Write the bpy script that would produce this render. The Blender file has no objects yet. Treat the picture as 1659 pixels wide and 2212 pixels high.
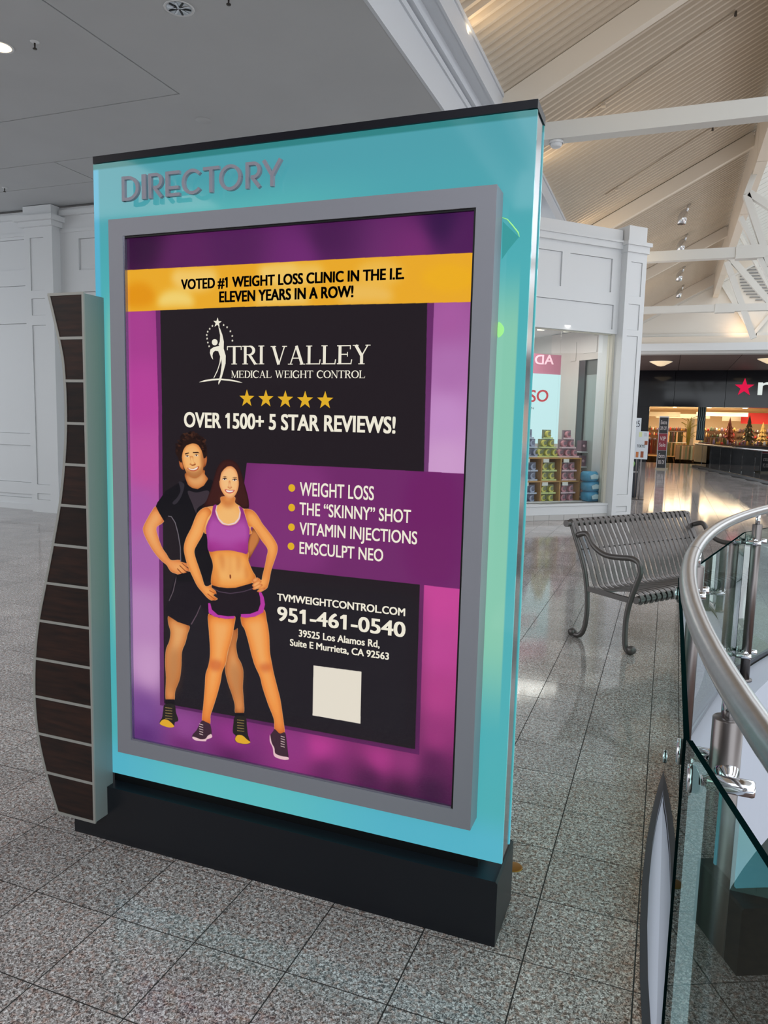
import bpy, bmesh, math, random
import numpy as np
from mathutils import Matrix, Vector

random.seed(7)
S = bpy.context.scene
COL = S.collection

# ------------------------------------------------------------------ camera
CX, CY, CZ = 0.2957, -2.002, 1.5367
YAW, PITCH, ROLL, FPX = 0.3633, -0.1192, 0.0256, 1597.49
IW, IH = 1659.0, 2212.0


def cam_rot():
    fw = Vector((-math.sin(YAW) * math.cos(PITCH), math.cos(YAW) * math.cos(PITCH), math.sin(PITCH)))
    r = Vector((math.cos(YAW), math.sin(YAW), 0))
    u = r.cross(fw)
    c, s = math.cos(ROLL), math.sin(ROLL)
    return c * r + s * u, -s * r + c * u, fw


RR, UU, FW = cam_rot()
cd = bpy.data.cameras.new('camera')
cam = bpy.data.objects.new('camera', cd)
COL.objects.link(cam)
M = Matrix.Identity(4)
for i in range(3):
    M[i][0], M[i][1], M[i][2] = RR[i], UU[i], -FW[i]
M[0][3], M[1][3], M[2][3] = CX, CY, CZ
cam.matrix_world = M
cd.sensor_fit = 'VERTICAL'
cd.sensor_height = 24.0
cd.lens = 24.0 * FPX / IH
cd.clip_start, cd.clip_end = 0.05, 300
S.camera = cam

# ------------------------------------------------------------------ world, light, exposure
W = bpy.data.worlds.new('world')
S.world = W
W.use_nodes = True
bg = W.node_tree.nodes['Background']
bg.inputs[0].default_value = (0.88, 0.94, 1.0, 1)
bg.inputs[1].default_value = 2.15
sd = bpy.data.lights.new('sun', 'SUN')
sd.energy = 5.0
sd.angle = math.radians(0.6)
sd.color = (1.0, 0.97, 0.92)
sun = bpy.data.objects.new('sun', sd)
COL.objects.link(sun)
sun.rotation_euler = Vector((0.15, 0.12, -1)).to_track_quat('-Z', 'Y').to_euler()


def area(name, loc, direction, sx, sy, power, color=(1, 1, 1)):
    l = bpy.data.lights.new(name, 'AREA')
    l.shape = 'RECTANGLE'
    l.size, l.size_y, l.energy, l.color = sx, sy, power, color
    o = bpy.data.objects.new(name, l)
    COL.objects.link(o)
    o.location = loc
    o.rotation_euler = Vector(direction).to_track_quat('-Z', 'Y').to_euler()
    return o


area('fill_light', (-9.5, -4.5, 4.6), (0, 0, -1), 7, 6, 300, (1, .96, .90))  # added fill lamp out of view, brightens the left floor, wall and ceiling
WARM = (1.0, 0.72, 0.42)
S.view_settings.view_transform = 'Standard'
S.view_settings.look = 'None'
S.view_settings.exposure = 0.0
S.view_settings.gamma = 1.0
S.view_settings.use_curve_mapping = False


# ------------------------------------------------------------------ helpers
def ray(u, v):
    return RR * ((u - IW / 2) / FPX) + UU * (-(v - IH / 2) / FPX) + FW


CV = Vector((CX, CY, CZ))


def on_plane(u, v, n, p0):
    d = ray(u, v)
    n = Vector(n)
    return CV + d * (n.dot(Vector(p0) - CV) / n.dot(d))


def at_y(u, v, y): return on_plane(u, v, (0, 1, 0), (0, y, 0))
def at_z(u, v, z): return on_plane(u, v, (0, 0, 1), (0, 0, z))
def at_x(u, v, x): return on_plane(u, v, (1, 0, 0), (x, 0, 0))


def proj(p):
    d = Vector(p) - CV
    w = d.dot(FW)
    if w < 0.05:
        return None
    return IW / 2 + FPX * d.dot(RR) / w, IH / 2 - FPX * d.dot(UU) / w


def lin(c):
    out = []
    for v in c:
        v = v / 255.0
        out.append(v / 12.92 if v <= 0.04045 else ((v + 0.055) / 1.055) ** 2.4)
    return tuple(out)


MATS = {}


def mat(name, rgb, rough=0.5, metal=0.0, emit=0.0, ergb=None, spec=0.5, noise=0.0, nscale=20.0):
    if name in MATS:
        return MATS[name]
    m = bpy.data.materials.new(name)
    m.use_nodes = True
    nt = m.node_tree
    b = nt.nodes['Principled BSDF']
    c = lin(rgb)
    b.inputs['Base Color'].default_value = (*c, 1)
    b.inputs['Roughness'].default_value = rough
    b.inputs['Metallic'].default_value = metal
    b.inputs['Specular IOR Level'].default_value = spec
    if emit > 0:
        e = lin(ergb or rgb)
        if emit >= .7:      # backlit prints and lamps: their look is their own light
            b.inputs['Base Color'].default_value = (c[0] * .06, c[1] * .06, c[2] * .06, 1)
            b.inputs['Specular IOR Level'].default_value = .1
        b.inputs['Emission Color'].default_value = (*e, 1)
        b.inputs['Emission Strength'].default_value = emit
    if noise > 0:
        tc = nt.nodes.new('ShaderNodeNewGeometry')
        n = nt.nodes.new('ShaderNodeTexNoise')
        n.inputs['Scale'].default_value = nscale
        n.inputs['Detail'].default_value = 4
        nt.links.new(tc.outputs['Position'], n.inputs['Vector'])
        mr = nt.nodes.new('ShaderNodeMapRange')
        mr.inputs['To Min'].default_value = 1 - noise
        mr.inputs['To Max'].default_value = 1 + noise
        mr.inputs['From Min'].default_value = 0.3
        mr.inputs['From Max'].default_value = 0.7
        nt.links.new(n.outputs['Fac'], mr.inputs['Value'])
        mx = nt.nodes.new('ShaderNodeMix')
        mx.data_type = 'RGBA'
        mx.blend_type = 'MULTIPLY'
        mx.inputs[0].default_value = 1
        mx.inputs[6].default_value = (*c, 1)
        nt.links.new(mr.outputs[0], mx.inputs[7])
        nt.links.new(mx.outputs[2], b.inputs['Base Color'])
    MATS[name] = m
    return m


def glassmat(name, tint=(235, 245, 243), refl=1.0, rough=0.0):
    if name in MATS:
        return MATS[name]
    m = bpy.data.materials.new(name)
    m.use_nodes = True
    nt = m.node_tree
    nt.nodes.remove(nt.nodes['Principled BSDF'])
    out = nt.nodes['Material Output']
    tr = nt.nodes.new('ShaderNodeBsdfTransparent')
    tr.inputs[0].default_value = (*lin(tint), 1)
    gl = nt.nodes.new('ShaderNodeBsdfGlossy')
    gl.inputs['Roughness'].default_value = rough
    fr = nt.nodes.new('ShaderNodeFresnel')
    fr.inputs[0].default_value = 1.5
    mu = nt.nodes.new('ShaderNodeMath')
    mu.operation = 'MULTIPLY'
    mu.use_clamp = True
    mu.inputs[1].default_value = refl
    # one reflection per sheet, on the face turned to the viewer (the sheet is modelled without refraction)
    ge = nt.nodes.new('ShaderNodeNewGeometry')
    iv = nt.nodes.new('ShaderNodeMath'); iv.operation = 'SUBTRACT'; iv.inputs[0].default_value = 1
    nt.links.new(ge.outputs['Backfacing'], iv.inputs[1])
    m2 = nt.nodes.new('ShaderNodeMath'); m2.operation = 'MULTIPLY'
    nt.links.new(fr.outputs[0], m2.inputs[0]); nt.links.new(iv.outputs[0], m2.inputs[1])
    nt.links.new(m2.outputs[0], mu.inputs[0])
    mx = nt.nodes.new('ShaderNodeMixShader')
    nt.links.new(mu.outputs[0], mx.inputs[0])
    nt.links.new(tr.outputs[0], mx.inputs[1])
    nt.links.new(gl.outputs[0], mx.inputs[2])
    nt.links.new(mx.outputs[0], out.inputs[0])
    MATS[name] = m
    return m


class MB:
    """collects shapes for ONE mesh object"""

    def __init__(s, mtx=None):
        s.v, s.f, s.fm, s.sm = [], [], [], []
        s.mtx = mtx

    def add(s, vs, fs, mi=0, smooth=False):
        o = len(s.v)
        s.v += [tuple(p) for p in vs]
        for f in fs:
            s.f.append(tuple(i + o for i in f))
            s.fm.append(mi)
            s.sm.append(smooth)

    def box(s, x0, x1, y0, y1, z0, z1, mi=0):
        s.add([(x0, y0, z0), (x1, y0, z0), (x1, y1, z0), (x0, y1, z0), (x0, y0, z1), (x1, y0, z1), (x1, y1, z1), (x0, y1, z1)],
              [(0, 3, 2, 1), (4, 5, 6, 7), (0, 1, 5, 4), (1, 2, 6, 5), (2, 3, 7, 6), (3, 0, 4, 7)], mi)
        return s

    def prism(s, poly, h0, h1, axis='y', mi=0):
        """poly in the plane across axis: axis y -> (x,z); z -> (x,y); x -> (y,z)"""
        def P(a, b, h):
            return {'y': (a, h, b), 'z': (a, b, h), 'x': (h, a, b)}[axis]
        n = len(poly)
        vs = [P(a, b, h0) for a, b in poly] + [P(a, b, h1) for a, b in poly]
        fs = [tuple(range(n)), tuple(range(2 * n - 1, n - 1, -1))]
        fs += [(i, i + n, (i + 1) % n + n, (i + 1) % n) for i in range(n)]
        s.add(vs, fs, mi)
        return s

    def beam(s, a, b, w, h, up=(0, 0, 1), mi=0):
        a, b = Vector(a), Vector(b)
        d = (b - a).normalized()
        r = d.cross(Vector(up))
        r = r.normalized() if r.length > 1e-4 else Vector((1, 0, 0))
        u = r.cross(d).normalized()
        vs = []
        for p in (a, b):
            for i, j in ((-1, -1), (1, -1), (1, 1), (-1, 1)):
                vs.append(p + r * (i * w / 2) + u * (j * h / 2))
        s.add(vs, [(0, 1, 2, 3), (7, 6, 5, 4), (0, 4, 5, 1), (1, 5, 6, 2), (2, 6, 7, 3), (3, 7, 4, 0)], mi)
        return s

    def tube(s, pts, r, n=12, mi=0, cap=True, radii=None, flat=None):
        pts = [Vector(p) for p in pts]
        k = len(pts)
        rings = []
        prev = None
        for i, p in enumerate(pts):
            t = (pts[min(i + 1, k - 1)] - pts[max(i - 1, 0)]).normalized()
            if prev is None:
                ref = Vector((0, 0, 1)) if abs(t.z) < 0.9 else Vector((1, 0, 0))
                a = t.cross(ref).normalized()
            else:
                a = (prev - t * prev.dot(t)).normalized()
            prev = a
            b = t.cross(a)
            rr = radii[i] if radii else r
            ra, rb = (rr, rr) if not flat else (rr * flat[0], rr * flat[1])
            rings.append([p + a * (ra * math.cos(2 * math.pi * j / n)) + b * (rb * math.sin(2 * math.pi * j / n)) for j in range(n)])
        vs = [q for g in rings for q in g]
        fs = []
        for i in range(k - 1):
            for j in range(n):
                fs.append((i * n + j, i * n + (j + 1) % n, (i + 1) * n + (j + 1) % n, (i + 1) * n + j))
        s.add(vs, fs, mi, True)
        if cap:
            o = len(s.v) - len(vs)
            s.f.append(tuple(o + j for j in range(n - 1, -1, -1))); s.fm.append(mi); s.sm.append(False)
            s.f.append(tuple(o + (k - 1) * n + j for j in range(n))); s.fm.append(mi); s.sm.append(False)
        return s

    def lathe(s, prof, org, axis=(0, 0, 1), n=20, mi=0):
        ax = Vector(axis).normalized()
        pts = [Vector(org) + ax * h for r, h in prof]
        ref = Vector((0, 0, 1)) if abs(ax.z) < 0.9 else Vector((1, 0, 0))
        a = ax.cross(ref).normalized()
        b = ax.cross(a)
        vs = []
        for (r, h), p in zip(prof, pts):
            for j in range(n):
                t = 2 * math.pi * j / n
                vs.append(p + a * (r * math.cos(t)) + b * (r * math.sin(t)))
        fs = []
        for i in range(len(prof) - 1):
            for j in range(n):
                fs.append((i * n + j, i * n + (j + 1) % n, (i + 1) * n + (j + 1) % n, (i + 1) * n + j))
        s.add(vs, fs, mi, True)
        return s

    def cone(s, c, r0, z0, r1, z1, n=12, mi=0):
        return s.lathe([(0.0001, z0), (r0, z0), (r1, z1), (0.0001, z1)], c, (0, 0, 1), n, mi)

    def data(s, name, mats):
        me = bpy.data.meshes.new(name)
        vs = s.v if s.mtx is None else [tuple(s.mtx @ Vector(p)) for p in s.v]
        me.from_pydata(vs, [], s.f)
        for m in (mats if isinstance(mats, (list, tuple)) else [mats]):
            me.materials.append(m)
        me.polygons.foreach_set('material_index', s.fm)
        me.polygons.foreach_set('use_smooth', s.sm)
        me.update()
        bm = bmesh.new()
        bm.from_mesh(me)
        bmesh.ops.recalc_face_normals(bm, faces=bm.faces)
        bm.to_mesh(me)
        bm.free()
        return me

    def build(s, name, mats, parent=None):
        return link(bpy.data.objects.new(name, s.data(name, mats)), parent)


def link(o, parent=None):
    COL.objects.link(o)
    if parent is not None:
        o.parent = parent
        o.matrix_parent_inverse = Matrix.Identity(4)
        if parent.type == 'EMPTY' and parent.get('_off'):
            pass
    return o


def tag(o, label=None, cat=None, group=None, kind=None):
    if label: o['label'] = label
    if cat: o['category'] = cat
    if group: o['group'] = group
    if kind: o['kind'] = kind
    return o


def thing(name, label, cat, loc=(0, 0, 0), group=None, rz=0.0):
    """an Empty at the base of the thing; children are built in its local frame via L(...)"""
    o = bpy.data.objects.new(name, None)
    o.empty_display_size = 0.1
    COL.objects.link(o)
    o.location = loc
    o.rotation_euler = (0, 0, rz)
    tag(o, label, cat, group)
    return o


def part(name, mb, mats, parent, label=None):
    """mb holds WORLD coordinates; shift into the parent's frame"""
    root = parent
    chain = Matrix.Identity(4)
    p = parent
    while p is not None:
        chain = Matrix.LocRotScale(p.location, p.rotation_euler, p.scale) @ chain
        p = p.parent
    inv = chain.inverted()
    mb.v = [tuple(inv @ Vector(v if mb.mtx is None else mb.mtx @ Vector(v))) for v in mb.v]
    mb.mtx = None
    o = bpy.data.objects.new(name, mb.data(name, mats))
    COL.objects.link(o)
    o.parent = parent
    if label: o['label'] = label
    return o


def copy_tree(o, parent=None):
    c = o.copy()
    COL.objects.link(c)
    if parent is not None: c.parent = parent
    for ch in list(o.children):
        copy_tree(ch, c)
    return c


def struct(name, mb, mats, kind='structure'):
    o = mb.build(name, mats)
    o['kind'] = kind
    return o


_cap = {}


def text_data(s, bold=0.0, align='LEFT', name='lettering'):
    cu = bpy.data.curves.new('txt', 'FONT')
    cu.body = s
    cu.size = 1.0
    cu.offset = bold
    cu.resolution_u = 4
    o = bpy.data.objects.new('txt', cu)
    COL.objects.link(o)
    dg = bpy.context.evaluated_depsgraph_get()
    me = bpy.data.meshes.new_from_object(o.evaluated_get(dg))
    vs = [tuple(v.co) for v in me.vertices]
    fs = [tuple(p.vertices) for p in me.polygons]
    bpy.data.objects.remove(o)
    bpy.data.meshes.remove(me)
    bpy.data.curves.remove(cu)
    return vs, fs


CAP = max(v[1] for v in text_data('H')[0])


def text_on(mb, s, A, B, H, bold=0.02, depth=0.0, capH=None):
    """A baseline start, B baseline end, H top of first capital (3D points in one plane)"""
    A, B, H = Vector(A), Vector(B), Vector(H)
    vs, fs = text_data(s, 0.0)
    # the built-in figure one is a bare bar: give it its flag
    w1 = text_data('1')[0]
    wd = max(v[0] for v in w1) - min(v[0] for v in w1)
    for i, ch in enumerate(s):
        if ch == '1':
            xr = max(v[0] for v in text_data(s[:i + 1])[0])
            k = len(vs)
            xl = xr - wd
            vs += [(xl + .01, CAP, 0), (xl + .01, CAP * .80, 0), (xl - .13, CAP * .70, 0), (xl - .13, CAP * .84, 0), (xr - .02, CAP, 0)]
            fs.append((k, k + 3, k + 2, k + 1))
    if bold:
        k = len(vs)
        v0, f0 = list(vs), list(fs)
        vs, fs = [], []
        for q, (ox, oy) in enumerate(((-1, .5), (1, .5), (-1, -.5), (1, -.5), (0, 0))):
            vs += [(a + ox * bold, b + oy * bold, 0) for a, b, _ in v0]
            fs += [tuple(i + q * k for i in f) for f in f0]
    x0 = min(v[0] for v in vs); x1 = max(v[0] for v in vs)
    ex = (B - A) / (x1 - x0)
    up = Vector((0, 0, 1))
    h = (H - A).dot(up)
    ez = up * (h / (CAP + 2 * bold * 0))
    pts = [A + ex * (v[0] - x0) + ez * v[1] for v in vs]
    if depth:
        n = (B - A).cross(up).normalized() * depth
        k = len(pts)
        edge = {}
        for f in fs:
            for a, b in zip(f, f[1:] + f[:1]):
                edge[(a, b)] = edge.get((a, b), 0) + 1
        f2 = list(fs) + [tuple(i + k for i in reversed(f)) for f in fs]
        for (a, b) in edge:
            if (b, a) not in edge:
                f2.append((b, a, a + k, b + k))
        mb.add([p + n for p in pts] + pts, f2)
    else:
        mb.add(pts, fs)


# ------------------------------------------------------------------ materials
def granite():
    m = bpy.data.materials.new('granite')
    m.use_nodes = True
    nt = m.node_tree
    b = nt.nodes['Principled BSDF']
    g = nt.nodes.new('ShaderNodeNewGeometry')
    n1 = nt.nodes.new('ShaderNodeTexNoise')
    n1.inputs['Scale'].default_value = 135
    n1.inputs['Detail'].default_value = 3
    n1.inputs['Roughness'].default_value = 0.6
    n1.inputs['Distortion'].default_value = 1.2
    cr = nt.nodes.new('ShaderNodeValToRGB')
    e = cr.color_ramp.elements
    e[0].position = 0.39; e[0].color = (0.085, 0.078, 0.076, 1)
    e[1].position = 0.62; e[1].color = (0.80, 0.79, 0.79, 1)
    x = cr.color_ramp.elements.new(0.46); x.color = (0.27, 0.245, 0.235, 1)
    x = cr.color_ramp.elements.new(0.55); x.color = (0.50, 0.465, 0.45, 1)
    n2 = nt.nodes.new('ShaderNodeTexNoise')
    n2.inputs['Scale'].default_value = 60
    n2.inputs['Detail'].default_value = 1
    cr2 = nt.nodes.new('ShaderNodeValToRGB')
    cr2.color_ramp.elements[0].position = 0.48; cr2.color_ramp.elements[0].color = (1, 1, 1, 1)
    cr2.color_ramp.elements[1].position = 0.66; cr2.color_ramp.elements[1].color = (0.82, 0.66, 0.60, 1)
    n3 = nt.nodes.new('ShaderNodeTexNoise')
    n3.inputs['Scale'].default_value = 3
    n3.inputs['Detail'].default_value = 2
    mr = nt.nodes.new('ShaderNodeMapRange')
    mr.inputs['From Min'].default_value = 0.3; mr.inputs['From Max'].default_value = 0.7
    mr.inputs['To Min'].default_value = 0.86; mr.inputs['To Max'].default_value = 1.1
    # per-tile tone from the cell the point lies in
    sc = nt.nodes.new('ShaderNodeVectorMath'); sc.operation = 'SCALE'; sc.inputs['Scale'].default_value = 1 / 0.3048
    fl = nt.nodes.new('ShaderNodeVectorMath'); fl.operation = 'FLOOR'
    sep = nt.nodes.new('ShaderNodeSeparateXYZ')
    comb = nt.nodes.new('ShaderNodeCombineXYZ')
    wn = nt.nodes.new('ShaderNodeTexWhiteNoise'); wn.noise_dimensions = '2D'
    mr2 = nt.nodes.new('ShaderNodeMapRange')
    mr2.inputs['To Min'].default_value = 0.88; mr2.inputs['To Max'].default_value = 1.1
    L = nt.links.new
    for n in (n1, n2, n3): L(g.outputs['Position'], n.inputs['Vector'])
    L(g.outputs['Position'], sc.inputs[0]); L(sc.outputs[0], fl.inputs[0]); L(fl.outputs[0], sep.inputs[0])
    L(sep.outputs[0], comb.inputs[0]); L(sep.outputs[1], comb.inputs[1]); L(comb.outputs[0], wn.inputs['Vector'])
    L(wn.outputs['Value'], mr2.inputs['Value'])
    L(n1.outputs['Fac'], cr.inputs[0]); L(n2.outputs['Fac'], cr2.inputs[0]); L(n3.outputs['Fac'], mr.inputs['Value'])
    m1 = nt.nodes.new('ShaderNodeMix'); m1.data_type = 'RGBA'; m1.blend_type = 'MULTIPLY'; m1.inputs[0].default_value = 1
    L(cr.outputs[0], m1.inputs[6]); L(cr2.outputs[0], m1.inputs[7])
    mm = nt.nodes.new('ShaderNodeMath'); mm.operation = 'MULTIPLY'
    L(mr.outputs[0], mm.inputs[0]); L(mr2.outputs[0], mm.inputs[1])
    m2 = nt.nodes.new('ShaderNodeMix'); m2.data_type = 'RGBA'; m2.blend_type = 'MULTIPLY'; m2.inputs[0].default_value = 1
    L(m1.outputs[2], m2.inputs[6]); L(mm.outputs[0], m2.inputs[7])
    # rust-brown dirt that has collected along the round floor edge
    sb = nt.nodes.new('ShaderNodeVectorMath'); sb.operation = 'SUBTRACT'; sb.inputs[1].default_value = (8.222, 0.46, 0)
    ln = nt.nodes.new('ShaderNodeVectorMath'); ln.operation = 'LENGTH'
    L(g.outputs['Position'], sb.inputs[0]); L(sb.outputs[0], ln.inputs[0])
    ad = nt.nodes.new('ShaderNodeMath'); ad.operation = 'MULTIPLY_ADD'; ad.inputs[1].default_value = .22
    L(n3.outputs['Fac'], ad.inputs[0]); L(ln.outputs['Value'], ad.inputs[2])
    ms = nt.nodes.new('ShaderNodeMapRange')
    ms.inputs['From Min'].default_value = 8.0; ms.inputs['From Max'].default_value = 8.15
    ms.inputs['To Min'].default_value = .75; ms.inputs['To Max'].default_value = 0
    L(ad.outputs[0], ms.inputs['Value'])
    m3 = nt.nodes.new('ShaderNodeMix'); m3.data_type = 'RGBA'; m3.blend_type = 'MULTIPLY'
    m3.inputs[7].default_value = (.66, .47, .34, 1)
    L(ms.outputs[0], m3.inputs[0]); L(m2.outputs[2], m3.inputs[6])
    L(m3.outputs[2], b.inputs['Base Color'])
    b.inputs['Roughness'].default_value = 0.08
    b.inputs['Specular IOR Level'].default_value = 0.42
    return m


GRAN = granite()
GROUT = mat('grout', (44, 42, 41), 0.8)
CEIL = mat('painted ceiling', (186, 188, 190), 0.75, noise=0.03, nscale=1.2)
WHITE = mat('white paint', (222, 224, 226), 0.45)
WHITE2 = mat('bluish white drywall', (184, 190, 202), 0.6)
BEAMW = mat('white steel paint', (218, 217, 212), 0.45)
DECKM = mat('cream metal deck', (200, 187, 170), 0.5)
CREAM = mat('cream paint', (224, 214, 200), 0.5)
SILV = mat('silver paint', (146, 146, 154), 0.42, 0.15)
LETM = mat('brushed letter metal', (152, 150, 162), 0.42, 0.15)
CHROME = mat('chrome', (225, 228, 232), 0.09, 1.0)
STEEL = mat('brushed stainless', (176, 174, 174), 0.27, 1.0, noise=0.05, nscale=60)
STEELD = mat('satin post steel', (128, 122, 120), 0.32, 1.0)
BLACKM = mat('charcoal laminate', (25, 27, 33), 0.35, spec=.35)
BLACKC = mat('black cap', (20, 20, 28), 0.35, spec=.25)
BLACK = mat('black', (14, 14, 16), 0.4)
BENCH = mat('bench powder coat', (96, 90, 88), 0.32, 0.5)
GLASS = glassmat('clear glass', (246, 249, 249), refl=1.3)
GLASSG = glassmat('green tinted glass', (214, 232, 227), 1.5)
GEDGE = mat('glass edge', (5, 26, 26), 0.4, spec=0.0)
GEDGE2 = mat('pale glass edge', (120, 190, 185), 0.1, spec=0.8)

# ------------------------------------------------------------------ void geometry (round opening in the floor)
T = 0.3048
RV, YV = 7.9, 0.46


def xarc(y, x0):
    return x0 + RV - math.sqrt(max(RV * RV - (y - YV) ** 2, 0.0))


X_EDGE = 0.322
VOID2 = ((1.38, 33.0), (3.75, 20.6))


def in_void(x, y):
    if (x - (X_EDGE + RV)) ** 2 + (y - YV) ** 2 < RV * RV:
        return True
    (xa, ya), (xb, yb) = VOID2
    if 20.6 < y < 33.0:
        xl = xa + (xb - xa) * (ya - y) / (ya - yb)
        if x > xl: return True
    return False


def clip_tile(pts):
    """clip against the tangent line of the round edge near the tile"""
    cx = sum(p[0] for p in pts) / 4; cy = sum(p[1] for p in pts) / 4
    ox, oy = X_EDGE + RV, YV
    d = math.hypot(cx - ox, cy - oy)
    nx, ny = (cx - ox) / d, (cy - oy) / d
    out = []
    f = lambda p: (p[0] - ox) * nx + (p[1] - oy) * ny - RV
    for a, b in zip(pts, pts[1:] + pts[:1]):
        fa, fb = f(a), f(b)
        if fa >= 0: out.append(a)
        if fa * fb < 0:
            t = fa / (fa - fb)
            out.append((a[0] + (b[0] - a[0]) * t, a[1] + (b[1] - a[1]) * t))
    return out


def build_floor():
    # grout bed under the tiles, cut round the openings as strips along x
    base = MB()
    for j in range(-30, 150):
        y0, y1 = j * T, (j + 1) * T
        xs = [-16.0]
        ym = (y0 + y1) / 2
        for y in (y0, y1):
            pass
        def edge(y):
            if abs(y - YV) < RV: return xarc(y, X_EDGE)
            if 20.6 < y < 33.0:
                (xa, ya), (xb, yb) = VOID2
                return xa + (xb - xa) * (ya - y) / (ya - yb)
            return 16.0
        e0, e1 = edge(y0 + 1e-4), edge(y1 - 1e-4)
        base.add([(-16, y0, -0.0012), (e0, y0, -0.0012), (e1, y1, -0.0012), (-16, y1, -0.0012),
                  (-16, y0, -0.12), (e0, y0, -0.12), (e1, y1, -0.12), (-16, y1, -0.12)],
                 [(0, 1, 2, 3), (4, 7, 6, 5), (1, 5, 6, 2), (0, 4, 5, 1), (2, 6, 7, 3), (3, 7, 4, 0)])
    fl = struct('floor', base, GROUT)
    g = 0.0021
    tmb = MB()
    w = T - 2 * g
    tmb.prism([(g, g), (g + w, g), (g + w, g + w), (g, g + w)], -0.0011, 0.0, 'z')
    tdat = tmb.data('tile', GRAN)
    cand, rest = [], MB()
    for i in range(-50, 50):
        for j in range(-30, 149):
            c = [(i * T + g, j * T + g), (i * T + T - g, j * T + g), (i * T + T - g, j * T + T - g), (i * T + g, j * T + T - g)]
            inn = [in_void(*p) for p in c]
            if all(inn): continue
            poly = None
            if any(inn):
                if j * T < 15:
                    poly = clip_tile(c)
                    if len(poly) < 3: continue
                else:
                    poly = [p for p, q in zip(c, inn) if not q]
                    if len(poly) < 3: continue
            q = [proj((p[0], p[1], 0)) for p in (poly or c)]
            ar = 0
            if all(q) and any(-40 < a[0] < IW + 40 and -40 < a[1] < IH + 40 for a in q):
                ar = abs(sum(a[0] * b[1] - b[0] * a[1] for a, b in zip(q, q[1:] + q[:1]))) / 2
                # hidden behind the sign?
                cxp = sum(a[0] for a in q) / len(q); cyp = sum(a[1] for a in q) / len(q)
                if 260 < cxp < 1080 and cyp < 1780: ar = 0
            cand.append((ar, i, j, poly, c))
    cand.sort(key=lambda t: -t[0])
    for k, (ar, i, j, poly, c) in enumerate(cand):
        if k < 300 and ar > 60:
            if poly:
                b = MB().prism([(x - i * T, y - j * T) for x, y in poly], -0.0011, 0, 'z')
                o = bpy.data.objects.new('tile', b.data('tile', GRAN))
            else:
                o = bpy.data.objects.new('tile', tdat)
            COL.objects.link(o)
            o.location = (i * T, j * T, 0)
            o.parent = fl
        else:
            rest.prism(poly or c, -0.0011, 0, 'z')
    r = rest.build('tile_field', GRAN, fl)
    r['kind'] = 'stuff'
    return fl


FLOOR = build_floor()


# ------------------------------------------------------------------ void edge, lower level
def ring_strip(mb, xo, z0, z1, ya, yb, n=60, thick=0.03, mi=0):
    """vertical curved strip following the opening; thickness goes outward (toward the void)"""
    for k in range(n):
        a = ya + (yb - ya) * k / n
        b = ya + (yb - ya) * (k + 1) / n
        def P(y, off):
            ox, oy = X_EDGE + RV, YV
            x = xarc(y, X_EDGE)
            nx, ny = (ox - x) / RV, (oy - y) / RV
            return (x + nx * off, y + ny * off)
        p = [P(a, xo), P(b, xo), P(b, xo + thick), P(a, xo + thick)]
        vs = [(q[0], q[1], z0) for q in p] + [(q[0], q[1], z1) for q in p]
        mb.add(vs, [(0, 3, 2, 1), (4, 5, 6, 7), (0, 1, 5, 4), (2, 3, 7, 6)] + ([(3, 0, 4, 7)] if k == 0 else []) + ([(1, 2, 6, 5)] if k == n - 1 else []), mi)


YA, YB = -6.8, 7.9
m = MB(); ring_strip(m, -0.012, -0.02, 0.002, YA, YB, thick=0.022)
struct('trim_1', m, mat('dark slate edging', (66, 70, 78), 0.35, 0.4))
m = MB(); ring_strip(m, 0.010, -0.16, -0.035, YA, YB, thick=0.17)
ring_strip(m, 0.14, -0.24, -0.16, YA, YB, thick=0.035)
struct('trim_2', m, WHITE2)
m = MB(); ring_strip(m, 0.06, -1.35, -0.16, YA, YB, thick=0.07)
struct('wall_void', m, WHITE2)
m = MB(); m.box(-6, 18, -8, 9.1, -5.05, -5.0)
struct('floor_lower', m, mat('brown lower floor', (88, 66, 58), 0.5, noise=0.2, nscale=6))
m = MB(); m.box(-6, 18, 9.1, 34, -5.05, -5.0)
struct('floor_lower', m, mat('grey green lower floor', (128, 140, 136), 0.4, noise=0.06, nscale=8))
m = MB(); m.box(-6, 18, 34, 34.2, -5, -0.2)
struct('wall_lower', m, WHITE2)

# ------------------------------------------------------------------ ceiling (left of the atrium) and fascias
ZC = 4.672
m = MB()
m.box(-16, -2.05, -9, 7.6, ZC + 0.012, ZC + 0.1)
cl = struct('ceiling', m, mat('ceiling joint', (70, 70, 72), 0.9))
def cpan(poly, name='ceiling_panel'):
    o = MB().prism(poly, ZC, ZC + 0.0118, 'z').build(name, CEIL, cl)
gj = 0.008
cpan([(-4.38 + gj, -9), (-2.03, -9), (-2.03, 5.54 - gj), (-16, 5.54 - gj), (-16, 4.385 + gj), (-4.38 + gj, 4.385 + gj)])
for x0 in (-16.0, -10.8, -7.6):
    x1 = {-16.0: -10.8, -10.8: -7.6, -7.6: -4.38}[x0]
    cpan([(x0 + gj, -9), (x1 - gj, -9), (x1 - gj, 4.385 - gj), (x0 + gj, 4.385 - gj)])
cpan([(-16, 5.54 + gj), (-7.1 - gj, 5.54 + gj), (-7.1 - gj, 6.3 - gj), (-16, 6.3 - gj)])
cpan([(-7.1 + gj, 5.54 + gj), (-2.03, 5.54 + gj), (-2.03, 6.3 - gj), (-7.1 + gj, 6.3 - gj)])
cpan([(-16, 6.3 + gj), (-2.03, 6.3 + gj), (-2.03, 7.09), (-16, 7.09)])

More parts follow.
